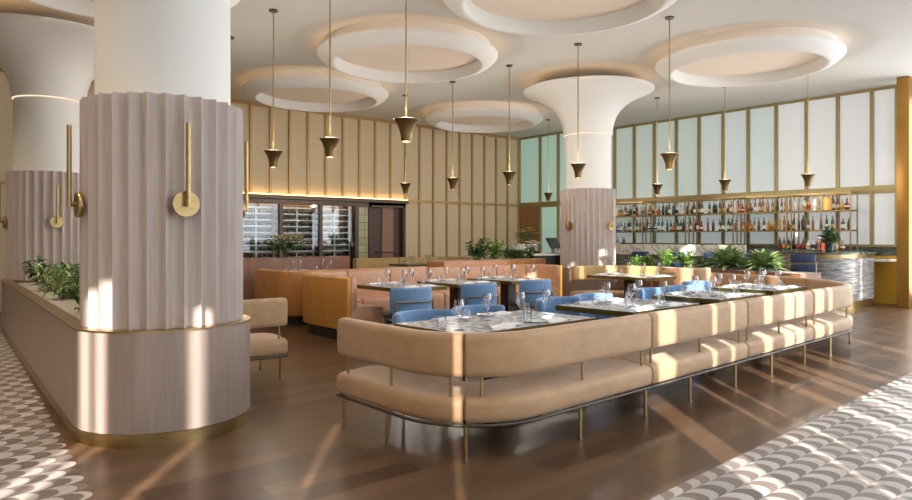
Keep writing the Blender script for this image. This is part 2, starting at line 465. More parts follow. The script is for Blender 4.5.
for a, b in bays:
    MB().box(a+.045, WV+.04, .12, b-.045, WV+.048, 2.22).build('glass_pane', M['pane'], cab, world=True, smooth=0)
    r = MB()
    for z in RZ:
        r.box(a+.06, WV+.26, z-.017, b-.06, WV+.275, z+.017).box(a+.06, WV+.56, z-.012, b-.06, WV+.57, z+.012)
    mid = a+(b-a)*.5
    for u in (a+.075, mid, b-.075): r.box(u-.016, WV+.245, .12, u+.016, WV+.26, 2.24)
    r.build('wine_rack', M['rack'], cab, world=True, smooth=0)
wb = MB(); wb.m = 0
wb.lathe([(0, 0), (.036, .002), (.038, .02), (.038, .2), (.03, .235), (.014, .26), (.013, .31), (0, .312)], 10)
wb.v = [(x, z, y) for x, y, z in wb.v]     # lies with its base towards the glass
wbm = wb.mesh('wine_bottle', [mat('dark_bottle_glass', rgb(28, 26, 22), .2)])
for bi, (a, b) in enumerate(bays[1:]):
    for zi, z in enumerate(RZ[:-1]):
        for q in range(8):
            if R.random() < .1: continue
            u = a+.13+q*((b-a-.26)/7)
            if abs(u-(a+b)/2) < .03: continue
            o = bpy.data.objects.new('wine_bottle', wbm); COL.objects.link(o); o.location = (u, WV+.27, z+.052)
            tag(o, 'dark wine bottle lying in the racks behind the cabinet glass', 'bottle', 'wine bottles lying in the glass cabinet')
# tile strip + doorway to the right of the cabinet
def tiles(t, b):
    br = t.new('ShaderNodeTexBrick'); br.offset = 0; br.inputs['Scale'].default_value = 1
    br.inputs['Brick Width'].default_value = .2; br.inputs['Row Height'].default_value = .2; br.inputs['Mortar Size'].default_value = .006
    br.inputs['Color1'].default_value = (*rgb(186, 182, 140), 1); br.inputs['Color2'].default_value = (*rgb(168, 166, 128), 1); br.inputs['Mortar'].default_value = (*rgb(90, 84, 62), 1)
    p = t.sep(t.pos()); t.l.new(t.comb(p[0], p[2], 0.), br.inputs[0]); t.l.new(br.outputs[0], b.inputs['Base Color'])
M['tile'] = mat('olive_glazed_tiles', rough=.25, fn=tiles)
struct(MB().box(9.61, WV+.02, 0, 9.9, WV+.3, 2.34).build('wall_tiled_strip', M['tile'], smooth=0))
d = struct(MB().box(9.9, WV-.02, 0, 10.0, WV+.3, 2.34).box(11.04, WV-.02, 0, 11.12, WV+.3, 2.34).box(10.0, WV-.02, 2.27, 11.04, WV+.3, 2.34).build('door_1', M['doorbrown'], smooth=0))
MB().box(10.0, WV+.15, 0, 11.04, WV+.2, 2.27).build('door_leaf', M['doorbrown'], d, smooth=0)
MB().box(10.42, WV+.11, 0, 10.78, WV+.15, 2.27).build('door_panel', M['doorpanel'], d, smooth=0)
MB().tube([(10.2, WV+.12, .98), (10.2, WV+.02, 1.0), (10.85, WV+.02, 1.0), (10.85, WV+.12, .98)], .014, 6).build('door_handle', M['bronze'], d)
struct(MB().box(5.0, WV-.02, 2.22, 11.12, WV+.14, 2.345).build('trim_%d' % (NTR+4), M['bronze'], smooth=0))

# ---- right wall: glazed screen. section A behind the column, section B behind the bar
UA, UB = 15.62, 16.18
def glazed(name, u, vs, z0, z1, mats, rail=None):
    """one window: panes between successive vs"""
    fr = struct(MB().box(u, vs[-1], z1-.06, u+.1, vs[0], z1).box(u, vs[-1], z0, u+.1, vs[0], z0+.05).build(name, M['batten_r'], smooth=0))
    for i, (a, b) in enumerate(zip(vs, vs[1:])):
        MB().box(u+.05, b+.02, z0+.05, u+.07, a-.02, z1-.06).build('glass_pane', mats[i] if isinstance(mats, list) else mats, fr, smooth=0)
    for v in vs: MB().box(u-.02, v-.035, z0, u+.1, v+.035, z1).build('mullion', M['batten_r'], fr, smooth=0)
    return fr
vA = [15.28, 14.37, 13.63, 12.9]
glazed('window_1', UA, vA, 2.46, ZC, M['fr_teal'])
glazed('window_2', UA, vA[1:], 0, 2.40, M['fr_teal'])
struct(MB().box(UA-.02, 12.9, 2.40, UA+.1, 15.3, 2.46).build('trim_%d' % (NTR+5), M['batten_r'], smooth=0))
struct(MB().box(UA, 14.4, 0, UA+.1, 15.28, 2.40).build('wall_brown_panel', mat('tan_brown_panel', rgb(150, 112, 72), .5), smooth=0))
struct(MB().box(UA, 12.7, 0, UB+.1, 12.9, ZC).build('wall_return', M['gold'], smooth=0))
vB = [12.63, 11.97, 11.3, 10.65, 9.97, 9.31, 8.65, 8.0, 7.32, 6.63, 5.96, 5.28, 4.81]
mB = [M['fr_a']]*3+[M['fr_a']]*2+[M['fr_b']]*3+[M['fr_c']]*4
glazed('window_3', UB, vB, 2.46, ZC, mB)
glazed('window_4', UB, vB, 1.2, 2.40, mB)
struct(MB().box(UB-.03, 4.6, 2.40, UB+.12, 12.7, 2.47).build('trim_%d' % (NTR+6), M['batten_r'], smooth=0))
struct(MB().box(UB, 5.3, 0, UB+.12, 12.7, 1.2).build('wall_right_lower', M['darkstone'], smooth=0))
struct(MB().box(UB-.02, 5.0, 1.02, UB+.0, 5.9, 1.2).box(UB, 4.6, 1.02, UB+.12, 5.3, 1.2).build('wall_right_splashback', M['darkstone'], smooth=0))
struct(MB().box(UB, 4.6, 0, UB+.12, 5.3, 1.02).build('wall_gold_panel', mat('lit_gold_panel', rgb(222, 170, 62), .4, .3), smooth=0))  # brighter gold tone carries the light falling on this panel
tag(MB().box(15.45, 4.38, 0, 15.8, 4.6, ZC-.01, .01).build('gold_pillar', M['gold'], smooth=30), 'square golden metal pillar standing at the right end of the bar wall', 'pillar')
struct(MB().box(16.2, 1.5, 0, 16.3, 4.6, ZC).build('wall_right', M['white'], smooth=0))
wn = struct(MB().box(16.1, 1.6, .1, 16.2, 4.5, .2).box(16.1, 1.6, 4.3, 16.2, 4.5, 4.4).box(16.1, 4.42, .1, 16.2, 4.5, 4.4).build('window_5', M['batten_r'], smooth=0))
MB().box(16.13, 1.6, .2, 16.16, 4.42, 4.3).build('glass_pane', frosted('bright_daylight_pane', rgb(236, 238, 240), 4), wn, smooth=0)
sh = thing('wall_shelf', 'thin pale shelf bracketed to the golden panel at the end of the bar', 'shelf', (15.9, 4.95, .9))
MB().box(15.55, 4.8, .9, 16.18, 5.25, .95, .01).build('shelf_board', M['china'], sh, world=True)

struct(MB().box(-4.6, -1.5, 0, -4.5, 15.3, 9.4).build('wall_left_added', M['wall'], smooth=0))  # unseen wall added to block daylight from the left
for q_ in range(5):  # unseen spots added to fill the dim left side with warm light
    dl = thing('added_fill_lamp', '%s unseen added downlight above the mosaic walk, counted from the camera' % ['first', 'second', 'third', 'fourth', 'fifth'][q_], 'fill_light', (-.2, 3.2+q_*2.1, 4.55), 0, 'added fill lights')
    MB().lathe([(.05, 0), (.065, 0), (.065, .05), (.05, .05)], 24, close=True).build('housing', M['brass_d'], dl)
    MB().lathe([(0, .02), (.05, .02), (.05, .03), (0, .03)], 20).build('lens', M['bulb'], dl)
    L = bpy.data.lights.new('added_fill_spot', 'SPOT'); L.energy = 190; L.color = (1, .82, .62); L.spot_size = 2.0; L.spot_blend = .8; L.shadow_soft_size = .3
    lo = bpy.data.objects.new('added_fill_spot', L); COL.objects.link(lo); lo.location = (-.2, 3.2+q_*2.1, 4.5)
# ---- unseen window wall behind the camera; shades added, gaps shaped for the sun stripes
TP = 9.1
slots = [(-4.33, -4.19, 4.85), (-4.14, -4.03, 4.85), (-3.37, -3.27, 4.5), (-2.2, -2.12, 3.4), (-1.07, -1.03, 3.9),
         (1.04, 1.30, TP), (1.91, 1.99, TP), (2.26, 2.33, TP), (2.95, 3.14, TP), (3.44, 3.68, TP), (3.74, 3.95, TP),
         (4.28, 4.53, TP), (4.68, 4.80, TP), (5.5, 5.56, TP), (5.95, 6.2, TP), (6.7, 6.78, TP), (7.3, 7.42, TP), (7.9, 7.97, 3.3), (8.5, 8.62, 3.3), (9.5, 9.6, TP)]
VW = -1.5
wf = struct(MB().box(-15, VW-.1, 0, 12, VW, .12).box(-15, VW-.1, 9.1, 12, VW, 9.4).build('window_6', M['white'], smooth=0))
e = -15
for a, b, top in slots+[(12, 12, TP)]:
    MB().box(e, VW-.06, .12, a, VW-.045, TP).build('added_roller_shade', M['shade'], wf, smooth=0)
    if b > a and top < TP: MB().box(a, VW-.06, top, b, VW-.045, TP).build('added_roller_shade', M['shade'], wf, smooth=0)
    e = b

# ------------------------------------------------------------------ ceiling rings
ring = None
RL = ['white plaster ceiling ring in the middle over the long leather banquette', 'white plaster ceiling ring at left above the wine cabinet',
      'largest looking white ceiling ring cut by the top edge of the photo', 'white plaster ceiling ring at right towards the bar',
      'small looking far white ceiling ring left of the trumpet capital', 'white plaster ceiling ring between the two left columns']
def make_ring():
    r = thing('ceiling_ring', RL[0], 'ceiling ring', (0, 0, 4.31), 0, 'plaster ceiling rings')
    p = [(1.22, .20), (1.235, .17), (1.235, .03), (1.245, .008), (1.265, .0), (1.30, .006), (1.38, .035), (1.45, .078), (1.50, .12), (1.522, .145), (1.526, .18), (1.515, .184), (1.505, .155), (1.43, .15), (1.40, .37), (1.30, .37), (1.22, .21)]
    MB().lathe(p, 96, close=True).build('plaster_ring', M['white'], r, 50)
    MB().lathe([(1.45, .155), (1.47, .155), (1.47, .163), (1.45, .163)], 64, close=True).build('cove_light', M['led'], r, 50)
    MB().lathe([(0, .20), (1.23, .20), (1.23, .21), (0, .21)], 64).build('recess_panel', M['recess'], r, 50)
    return r
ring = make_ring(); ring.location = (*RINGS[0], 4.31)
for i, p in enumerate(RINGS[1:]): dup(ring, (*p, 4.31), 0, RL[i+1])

# ------------------------------------------------------------------ columns
def flutes(R0, z0, z1, n=30, dep=.058, per=10):
    b = MB(); N = n*per
    pr = []
    for i in range(N):
        f = (i % per)/per; r = R0-dep*math.sin(PI*f); a = 2*PI*i/N+.03
        pr.append((r*math.cos(a), r*math.sin(a)))
    for z in (z0, z1):
        for x, y in pr: b.v.append((x, y, z))
    for i in range(N): j = (i+1) % N; b.face([i, j, N+j, N+i])
    b.face(list(range(N))[::-1]); b.face(list(range(N, 2*N)))
    return b
CL = ['huge fluted taupe column standing nearest at left on a walnut base', 'fluted taupe column farthest left beyond the planter', 'distant fluted taupe column in front of the bar under a white trumpet capital']
def make_column():
    t = thing('fluted_column', CL[0], 'column', (0, 0, 0), 0, 'fluted columns')
    sf = MB().lathe([(.47, 2.30), (.47, 3.5)], 64).build('shaft', M['white'], t)
    prof = [(.44, 3.5), (.50, 3.5), (.50, 3.53), (.505, 3.6), (.53, 3.74), (.58, 3.88), (.66, 4.0), (.78, 4.12), (.93, 4.22), (1.1, 4.31), (1.26, 4.37), (1.32, 4.40), (1.33, 4.42), (1.31, 4.435), (1.1, 4.44), (.5, 4.6), (.3, 4.86)]
    MB().lathe(prof, 96).build('capital', M['white'], t, 50)
    MB().lathe([(1.16, 4.445), (1.19, 4.445), (1.19, 4.46), (1.16, 4.46)], 64, close=True).build('cove_light', M['led'], t)
    MB().lathe([(.472, 3.485), (.484, 3.485), (.484, 3.5), (.472, 3.5)], 64, close=True).build('joint_light', M['led_joint'], sf)
    flutes(.563, .776, 2.385).build('fluted_drum', M['flute'], t, 30)
    bs_ = MB().lathe([(.616, .09), (.616, .765)], 64).build('base', M['basewood'], t)
    MB().lathe([(.5, .0), (.622, .0), (.622, .088), (.5, .09)], 64).build('plinth', M['brass'], bs_)
    MB().lathe([(.45, .762), (.619, .762), (.619, .774), (.45, .778)], 64).build('brass_rim', M['brass'], bs_)
    return t
c0 = make_column(); c0.location = (1.62, 5.31, 0)
CP = [(1.62, 5.31), (1.95, 12.0), (11.09, 8.87)]
for i in (1, 2): dup(c0, (*CP[i], 0), 0, CL[i])
# wall lights on the columns
def make_sconce():
    t = thing('column_sconce', 'x', 'wall light', (0, 0, 0), 0, 'disc and rod wall lights on the columns')
    b = MB().lathe([(0, 0), (.088, 0), (.092, .006), (.092, .026), (.088, .032), (0, .032)], 40)
    b.v = [(z, x, y) for x, y, z in b.v]; b.build('disc', M['brass'], t)
    b = MB().tube([(.03, 0, 0), (.075, 0, 0)], .014, 10); b.build('bracket', M['brass_d'], t)
    MB().tube([(.075, 0, -.02), (.075, 0, .55)], .0155, 12).build('rod', M['brass'], t)
    return t
sc = make_sconce()
SP = [(0, -PI/2-.065, 'brass disc and rod wall light facing us on the nearest column'), (0, PI, 'brass disc wall light seen in profile on the left edge of the nearest column'),
      (0, 0, 'brass rod wall light peeking past the right edge of the nearest column'),
      (1, -PI/2, 'brass disc wall light facing us on the farthest left column'), (1, PI, 'dark wall light on the left edge of the farthest left column'),
      (2, -PI/2, 'wall light on the right side of the distant bar column'), (2, PI, 'wall light on the left side of the distant bar column')]
for i, (ci, a, lab) in enumerate(SP):
    x = CP[ci][0]+.563*math.cos(a); y = CP[ci][1]+.563*math.sin(a)
    if i == 0: sc.location = (x, y, 1.63); sc.rotation_euler = (0, 0, a); sc['label'] = lab
    else: dup(sc, (x, y, 1.63), a, lab)

# ------------------------------------------------------------------ pendants
def make_pendant():
    t = thing('pendant_lamp', 'x', 'pendant lamp', (0, 0, 0), 0, 'trumpet pendant lamps')
    out = [(.05, 0), (.053, .02), (.059, .07), (.072, .12), (.092, .17), (.116, .21), (.128, .222), (.13, .23)]
    inn = [(.124, .232), (.107, .21), (.054, .12), (.046, .03), (.044, 0)]
    shd = MB().lathe(out+inn, 32, close=True).build('lamp_shade', M['brass_d'], t)
    MB().lathe([(0, .006), (.044, .006), (.044, .02), (0, .02)], 20).build('bulb', M['bulb'], shd)
    MB().tube([(0, 0, .02), (0, 0, 2.2)], .0085, 8).build('rod', M['brass'], t)
    MB().lathe([(0, 2.19), (.06, 2.19), (.062, 2.2), (.062, 2.216), (0, 2.216)], 24).build('ceiling_canopy', M['bronze'], t)
    return t
pd = make_pendant()
PP = [(4.18, 8.9, 'trumpet pendant lamp second from the left in front of the tan wall'), (4.19, 7.34, 'trumpet pendant lamp hanging left of centre over the leather booth'),
      (4.10, 5.63, 'nearest and largest looking trumpet pendant lamp'), (4.22, 10.55, 'trumpet pendant lamp half hidden by the near column at left'),
      (4.2, 12.3, 'trumpet pendant lamp hidden behind the near column'),
      (8.9, 10.6, 'small trumpet pendant lamp over the rear planter in front of the tan wall'), (8.86, 8.92, 'trumpet pendant lamp over the right part of the leather banquette'),
      (8.94, 12.3, 'small far trumpet pendant lamp just right of the wine cabinet'), (8.75, 7.2, 'trumpet pendant lamp hanging in front of the white trumpet capital'),
      (8.7, 5.47, 'trumpet pendant lamp just right of the distant column'), (13.75, 12.35, 'farthest trumpet pendant lamp in front of the aqua glass'),
      (13.5, 8.8, 'small trumpet pendant lamp over the left part of the bar'), (13.55, 7.2, 'trumpet pendant lamp over the middle of the bar'), (13.58, 5.53, 'rightmost trumpet pendant lamp over the end of the bar')]
for i, (x, y, lab) in enumerate(PP):
    z0 = 2.385
    if i == 0: pd.location = (x, y, z0); pd['label'] = lab
    elif lab.startswith('trumpet pendant lamp hidden'): continue
    else: dup(pd, (x, y, z0), 0, lab)
    L = bpy.data.lights.new('pendant_spot', 'SPOT'); L.energy = 14; L.color = (1, .78, .5); L.spot_size = 1.7; L.spot_blend = .6; L.shadow_soft_size = .04
    L2 = bpy.data.lights.new('pendant_uplight', 'POINT'); L2.energy = 36; L2.color = (1, .9, .78); L2.shadow_soft_size = .1
    l2 = bpy.data.objects.new('pendant_uplight', L2); COL.objects.link(l2); l2.location = (x, y, z0+.36)
    lo = bpy.data.objects.new('pendant_spot', L); COL.objects.link(lo); lo.location = (x, y, z0-.02)

# ------------------------------------------------------------------ planter between the left columns
def capsule(a, b, r, n=20):
    A, B = Vector(a), Vector(b); d = (B-A).normalized(); ang = math.degrees(math.atan2(d.y, d.x))
    return arc(B.x, B.y, r, ang-90, ang+90, n)+arc(A.x, A.y, r, ang+90, ang+270, n)
pl = thing('walnut_planter', 'long curved walnut planter box with brass rim running between the left columns', 'planter', (1.78, 8.6, 0))
A_, B_ = CP[0], CP[1]
dA = (Vector(B_)-Vector(A_)).normalized()
A2 = Vector(A_)+dA*.62; B2 = Vector(B_)-dA*.62
def slabpath(r):   # two straight sides between the columns
    n_ = Vector((-dA.y, dA.x)); return [(A2+n_*r), (B2+n_*r)], [(A2-n_*r), (B2-n_*r)]
w_ = MB()
n_ = Vector((-dA.y, dA.x)); A3 = Vector(A_); B3 = Vector(B_)
for sg in (1, -1):
    MB().sweep([A3+n_*sg*.6, B3+n_*sg*.6], [(-.016, .09), (.016, .09), (.016, .762), (-.016, .762)]).build('side_panel', M['basewood'], pl, world=True, smooth=0)
w_ = MB()
for sg in (1, -1): w_.sweep([A3+n_*sg*.59, B3+n_*sg*.59], [(-.03, 0), (.03, 0), (.03, .088), (-.03, .088)])
w_.build('plinth', M['brass'], pl, world=True, smooth=0)
w_ = MB()
for sg in (1, -1): w_.sweep([A3+n_*sg*.56, B3+n_*sg*.56], [(-.057, .762), (.057, .762), (.057, .774), (-.057, .774)])
w_.build('brass_rim', M['brass'], pl, world=True, smooth=0)
w_ = MB(); w_.sweep([A2+dA*.03, B2-dA*.03], [(-.52, .70), (.52, .70), (.52, .75), (-.52, .75)]); w_.build('gravel', M['soil'], pl, world=True, smooth=0)

# ------------------------------------------------------------------ plants
def leaf(b, base, az, el, L, W, droop=.5, n=4):
    """curved pointed leaf as a folded strip"""
    o = len(b.v); d = Vector((math.cos(az), math.sin(az), 0)); sd = Vector((-math.sin(az), math.cos(az), 0))
    p = Vector(base); e = el
    for i in range(n+1):
        t = i/n; w = W*math.sin(PI*min(.98, .12+.88*t))**.8*.5
        if i == n: w = W*.02
        q = p+Vector((0, 0, -.25*w))
        b.v += [tuple(p-sd*w+Vector((0, 0, .25*w))), tuple(q), tuple(p+sd*w+Vector((0, 0, .25*w)))]
        p = p+(d*math.cos(e)+Vector((0, 0, math.sin(e))))*(L/n); e -= droop/n*1.6
    for i in range(n):
        a = o+i*3; b.face([a, a+1, a+4, a+3]); b.face([a+1, a+2, a+5, a+4])
def plant(name, label, cat, loc, kind, h, r, nl, m, group=None, rnd=None):
    q = rnd or R; b = MB(); s = MB()
    t = thing(name, label, cat, loc, 0, group)
    if kind == 'rosette':
        for i in range(nl):
            f = i/nl; az = i*2.399+q.uniform(-.2, .2); el = .25+1.1*f
            z = .02+h*.25*f; leaf(b, (r*.05*math.cos(az), r*.05*math.sin(az), z), az, el, r*q.uniform(.8, 1.1)*(1.05-.25*f), r*.25, .6, 4)
        s.tube([(0, 0, -.04), (0, 0, h*.3)], .02, 6)
    else:
        ns = max(3, nl//12)
        for j in range(ns):
            az = 2*PI*j/ns+q.uniform(-.4, .4); rr_ = r*q.uniform(.15, .8); tip = Vector((rr_*math.cos(az), rr_*math.sin(az), h*q.uniform(.55, 1)))
            p0 = Vector((rr_*.3*math.cos(az), rr_*.3*math.sin(az), -.03))
            s.tube([tuple(p0), tuple(p0.lerp(tip, .5)+Vector((0, 0, h*.1))), tuple(tip)], [.006, .005, .003], 5)
            for i in range(nl//ns):
                f = q.uniform(.25, 1.); p = p0.lerp(tip, f)
                leaf(b, p, q.uniform(0, 2*PI), q.uniform(-.1, 1.0), (.13 if kind == 'bush' else .2)*(.6+h), (.05 if kind == 'bush' else .028)*(.7+h), q.uniform(.3, 1.2), 3)
    b.build('foliage', m, t, 60); s.build('stem', M['stem'], t)
    return t
side = Vector((dA.y, -dA.x))
for i, (f, off, h, r, kd, m, lab) in enumerate([
        (.18, -.26, .3, .32, 'bush', 'leaf_m', 'bright low shrub at the near end of the walnut planter beside the big column'),
        (.30, -.05, .36, .36, 'bush', 'leaf_d', 'dark leafy plant second from the near end of the walnut planter'),
        (.42, -.25, .3, .34, 'fern', 'leaf_v', 'pale variegated fern spilling in the middle of the walnut planter'),
        (.52, .05, .36, .38, 'rosette', 'leaf_d', 'dark strappy rosette at the middle of the walnut planter'),
        (.62, -.22, .3, .34, 'fern', 'leaf_v', 'feathery light fern towards the far end of the walnut planter'),
        (.72, .0, .32, .3, 'bush', 'leaf_m', 'mid green shrub towards the far end of the walnut planter'),
        (.82, -.2, .34, .3, 'bush', 'leaf_d', 'tall dark shrub at the far end of the walnut planter'),
        (.24, .28, .25, .25, 'fern', 'leaf_m', 'fern on the inner side of the walnut planter behind the big column')]):
    p = A3.lerp(B3, f)-side*(-off) if False else A3.lerp(B3, f)+n_*(-off)
    plant('potted_shrub' if kd == 'bush' else 'leafy_fern', lab, 'plant', (p.x, p.y, .75), kd, h, r, {'bush': 190, 'fern': 220, 'rosette': 60}[kd], M[m], 'plants in the walnut planter')

# ------------------------------------------------------------------ velvet banquettes
def add_leg(x, y, z1, t, r=.0115):
    l_ = MB().tube([(x, y, .012), (x, y, z1)], r, 10).build('leg', M['brass'], t, world=WL[0])
    MB().lathe([(0, 0), (.016, 0), (.016, .012), (0, .012)], 12, (x, y, 0)).build('foot_glide', M['steel'], l_, world=WL[0])
WL = [True]
def velvet_module(path, label, legs_at, inner_at, posts_at, name='velvet_banquette', bz=(.52, .80), m='velvet', seat=True, depth=.56, mb=None, group='beige velvet banquette sections'):
    Ln = plen(path); p0, _ = atlen(path, Ln/2)
    t = thing(name, label, 'banquette', (p0.x, p0.y, 0), 0, group)
    MB().sweep(path, rr(-.005, .235, depth, .395, .05, 4, .018), .022).build('seat', M[m], t, 50, world=True)
    MB().sweep(path, rr(0, bz[0], .115, bz[1], .045, 5), .022).build('backrest', M[mb or m], t, 50, world=True)
    q = MB()
    op = [(*(p_+n__*.01), .226) for p_, n__ in [atlen(path, Ln*i/24) for i in range(25)]]
    ip = [(*(p_+n__*(depth-.03)), .226) for p_, n__ in [atlen(path, Ln*i/24) for i in range(25)]]
    q.tube(op, .011, 8).tube(ip, .011, 8).tube([op[0], ip[0]], .01, 8).tube([op[-1], ip[-1]], .01, 8)
    q.build('frame_rail', M['rail'], t, world=True)
    for f in legs_at:
        p_, n__ = atlen(path, Ln*f); p_ = p_+n__*.015; add_leg(p_.x, p_.y, .235, t)
    for f in inner_at:
        p_, n__ = atlen(path, Ln*f); p_ = p_+n__*(depth-.05); add_leg(p_.x, p_.y, .235, t)
    for f in posts_at:
        p_, n__ = atlen(path, Ln*f); p_ = p_+n__*.05; MB().tube([(p_.x, p_.y, .37), (p_.x, p_.y, bz[0]+.03)], .0105, 8).build('backrest_post', M['brass'], t, world=True)
    return t
def fv(u): return 3.0+.045*(u-3.68)
start = [Vector((2.575, 4.42)), Vector((2.575, 3.95))]
cor = arc(2.575+.62, 3.0+.60, .62, 180, 268, 12)
line = [Vector((u, fv(u))) for u in (3.4, 4, 5, 6, 7, 8, 8.8, 9.25)]
endc = resample([(9.25, 3.26), (9.75, 3.43), (10.3, 3.92), (10.65, 4.6), (10.8, 5.4), (10.88, 6.2), (10.9, 7.0)], .12)
left_arm = start+cor+line
def upto_u(path, u):
    for i, (p, q) in enumerate(zip(path, path[1:])):
        if q.x >= u and q.y < 3.5: 
            f = (u-p.x)/max(1e-6, q.x-p.x); return sum((b_-a_).length for a_, b_ in zip(path[:i+1], path[1:i+1]))+f*(q-p).length
full = left_arm+endc[1:]
LA = plen(start+cor[:7])
L1 = upto_u(full, 4.60); L2 = upto_u(full, 6.31); L3 = upto_u(full, 8.0); LT = plen(full)
LM = L3+(LT-L3)*.5
g = .004
velvet_module(cut(full, 0, LA-g), 'beige velvet banquette section at the left end of the front row, curving to the corner', (.07, .5), (.12, .8), (.07, .5, .93))
velvet_module(cut(full, LA+g, L1-g), 'longest looking beige velvet banquette section from the front corner leg to the first seam', (.005, .52, .96), (.0, .9), (.06, .56, .96))
velvet_module(cut(full, L1+g, L2-g), 'beige velvet banquette section with a broad sunlit stripe, third from the left', (.36, .86), (.1, .9), (.03, .5, .95))
velvet_module(cut(full, L2+g, L3-g), 'striped sunlit beige velvet banquette section, fourth from the left', (.34, .86), (.1, .9), (.05, .5, .95))
velvet_module(cut(full, L3+g, LM-g), 'beige velvet banquette section rounding the right hand end of the front row', (.2, .62, .95), (.1, .9), (.05, .45, .95))
velvet_module(cut(full, LM+g, LT-g), 'beige velvet banquette section running back along the brown planter', (.3, .9), (.1, .9), (.1, .9))
bp = resample([(10.9, 7.0), (10.82, 7.55), (10.55, 7.98), (10.15, 8.22), (9.82, 8.27)], .1)
velvet_module(bp, 'short curved banquette with mustard backrest in front of the distant column', (.1, .5, .95), (.1, .9), (.1, .5, .95), bz=(.6, .87), mb='goldfab', name='curved_banquette')
velvet_module([Vector((2.33, 6.2)), Vector((2.7, 6.2)), Vector((3.07, 6.2))], 'small beige banquette half hidden behind the nearest column', (.1, .9), (.6, .95), (.1, .9), name='velvet_bench', bz=(.52, .80), depth=.62)
# beige lounge chair
def velvet_chair(loc, rz, label):
    t = thing('velvet_chair', label, 'chair', loc, rz)
    MB().box(-.25, -.25, .3, .25, .27, .46, .05).build('seat', M['velvet'], t, 50)
    MB().sweep(arc(0, .1, .33, 215, 325, 14), rr(-.04, .58, .04, .92, .035), .035).build('backrest', M['velvet'], t, 50)
    for sx in (-1, 1):
        WL[0] = False; add_leg(sx*.2, -.24, .6, t); add_leg(sx*.2, .22, .32, t); WL[0] = True
    return t
cx, cy = ray(690, 10.9); velvet_chair((cx, cy, 0), -.6, 'beige velvet chair seen from behind in front of the brown planter')

# ------------------------------------------------------------------ blue chairs
def make_blue():
    t = thing('blue_armchair', 'x', 'chair', (0, 0, 0), 0, 'blue upholstered dining chairs')
    MB().box(-.24, -.22, .39, .24, .25, .47, .035).build('seat', M['slate'], t, 50)
    MB().sweep(arc(0, .08, .31, 200, 340, 20), rr(-.035, .46, .035, .785, .032), .035).build('backrest', M['blue'], t, 50)
    MB().tube([(.36*math.cos(math.radians(a)), .09+.37*math.sin(math.radians(a)), .61) for a in range(218, 323, 8)], .0125, 8).build('back_rail', M['steel'], t)
    for sx in (-1, 1):
        x = .285*sx; MB().tube([(x, -.14, 0), (x, -.14, .61)], .0125, 8).build('leg', M['steel'], t)
        MB().tube([(.21*sx, .2, 0), (.21*sx, .2, .4)], .0125, 8).build('leg', M['steel'], t)
    MB().tube([(-.285, -.14, .38), (.285, -.14, .38)], .009, 6).tube([(-.21, .2, .38), (.21, .2, .38)], .009, 6).tube([(-.285, -.14, .38), (-.21, .2, .38)], .009, 6).tube([(.285, -.14, .38), (.21, .2, .38)], .009, 6).build('seat_frame', M['steel'], t)
    return t
bc = make_blue()
# rz = 0: backrest towards -v (chair faces +v); PI: faces -v
BC = [(3.42, 4.38, PI, 'blue chair at the left side of the corner table inside the banquette end'),
      (4.03, 4.38, PI, 'blue chair at the right side of the corner table'),
      (5.22, 4.48, PI, 'blue chair at the left side of the second marble table from the left'),
      (5.86, 4.54, PI, 'blue chair at the right side of the second marble table from the left'),
      (7.1, 4.6, PI, 'blue chair at the left side of the third marble table of the front row'),
      (7.75, 4.62, PI, 'blue chair at the right side of the third marble table of the front row'),
      (8.7, 4.95, PI, 'blue chair behind the fourth marble table of the front row'),
      (5.02, 6.85, 0, 'blue chair seen from behind at the left table of the leather banquette'),
      (6.16, 6.85, 0, 'blue chair seen from behind at the middle table of the leather banquette'),
      (7.27, 6.85, 0, 'blue chair seen from behind at the right table of the leather banquette')]
for i, (x, y, a, lab) in enumerate(BC):
    if i == 0: bc.location = (x, y, 0); bc.rotation_euler = (0, 0, a); bc['label'] = lab
    else: dup(bc, (x, y, 0), a, lab)

# ------------------------------------------------------------------ tables and tableware
def ss(n_settings): pass
def table(name, x0, y0, x1, y1, label, skew=0., round_leg=False, cat='table'):
    cx, cy = (x0+x1)/2, (y0+y1)/2; hx, hy = (x1-x0)/2, (y1-y0)/2
    t = thing(name, label, cat, (cx, cy, 0), skew, 'marble topped dining tables')
    tt = MB().box(-hx+.012, -hy+.012, .725, hx-.012, hy-.012, .75).build('tabletop', M['marble'], t, smooth=0)
    e = MB(); 
    e.box(-hx, -hy, .70, hx, -hy+.012, .749).box(-hx, hy-.012, .70, hx, hy, .749).box(-hx, -hy+.012, .70, -hx+.012, hy-.012, .749).box(hx-.012, -hy+.012, .70, hx, hy-.012, .749)
    e.box(-hx+.012, -hy+.012, .70, hx-.012, hy-.012, .724)
    e.build('brass_edge', M['edge'], tt, smooth=0)
    pe = MB().box(-.09, -.09, .03, .09, .09, .70, .01).build('pedestal', M['tleg'], t)
    MB().box(-.24, -.24, 0, .24, .24, .03, .008).build('foot', M['tleg'], pe)
    return t
TB = [('corner marble table nearest to us inside the front banquette', 2.96, 3.42, 4.40, 4.22, .03),
      ('second marble table from the left along the front banquette', 4.95, 3.50, 6.12, 4.36, .04),
      ('third marble table from the left along the front banquette', 6.66, 3.62, 7.78, 4.42, .04),
      ('fourth marble table at the right end of the front banquette', 8.27, 3.80, 9.35, 4.6, .04),
      ('left marble table of the long leather banquette', 4.98, 7.0, 5.78, 8.0, 0),
      ('middle marble table of the long leather banquette', 6.06, 7.1, 6.86, 8.05, 0),
      ('right marble table of the long leather banquette', 7.1, 7.1, 7.95, 8.1, 0),
      ('marble table by the curved mustard banquette near the distant column', 9.35, 6.3, 10.25, 7.5, 0),
      ('far left marble table in the booth before the wine cabinet', 5.6, 11.4, 6.9, 12.3, 0),
      ('farthest marble table in front of the mustard banquette by the wall', 9.6, 13.1, 10.7, 13.9, 0)]
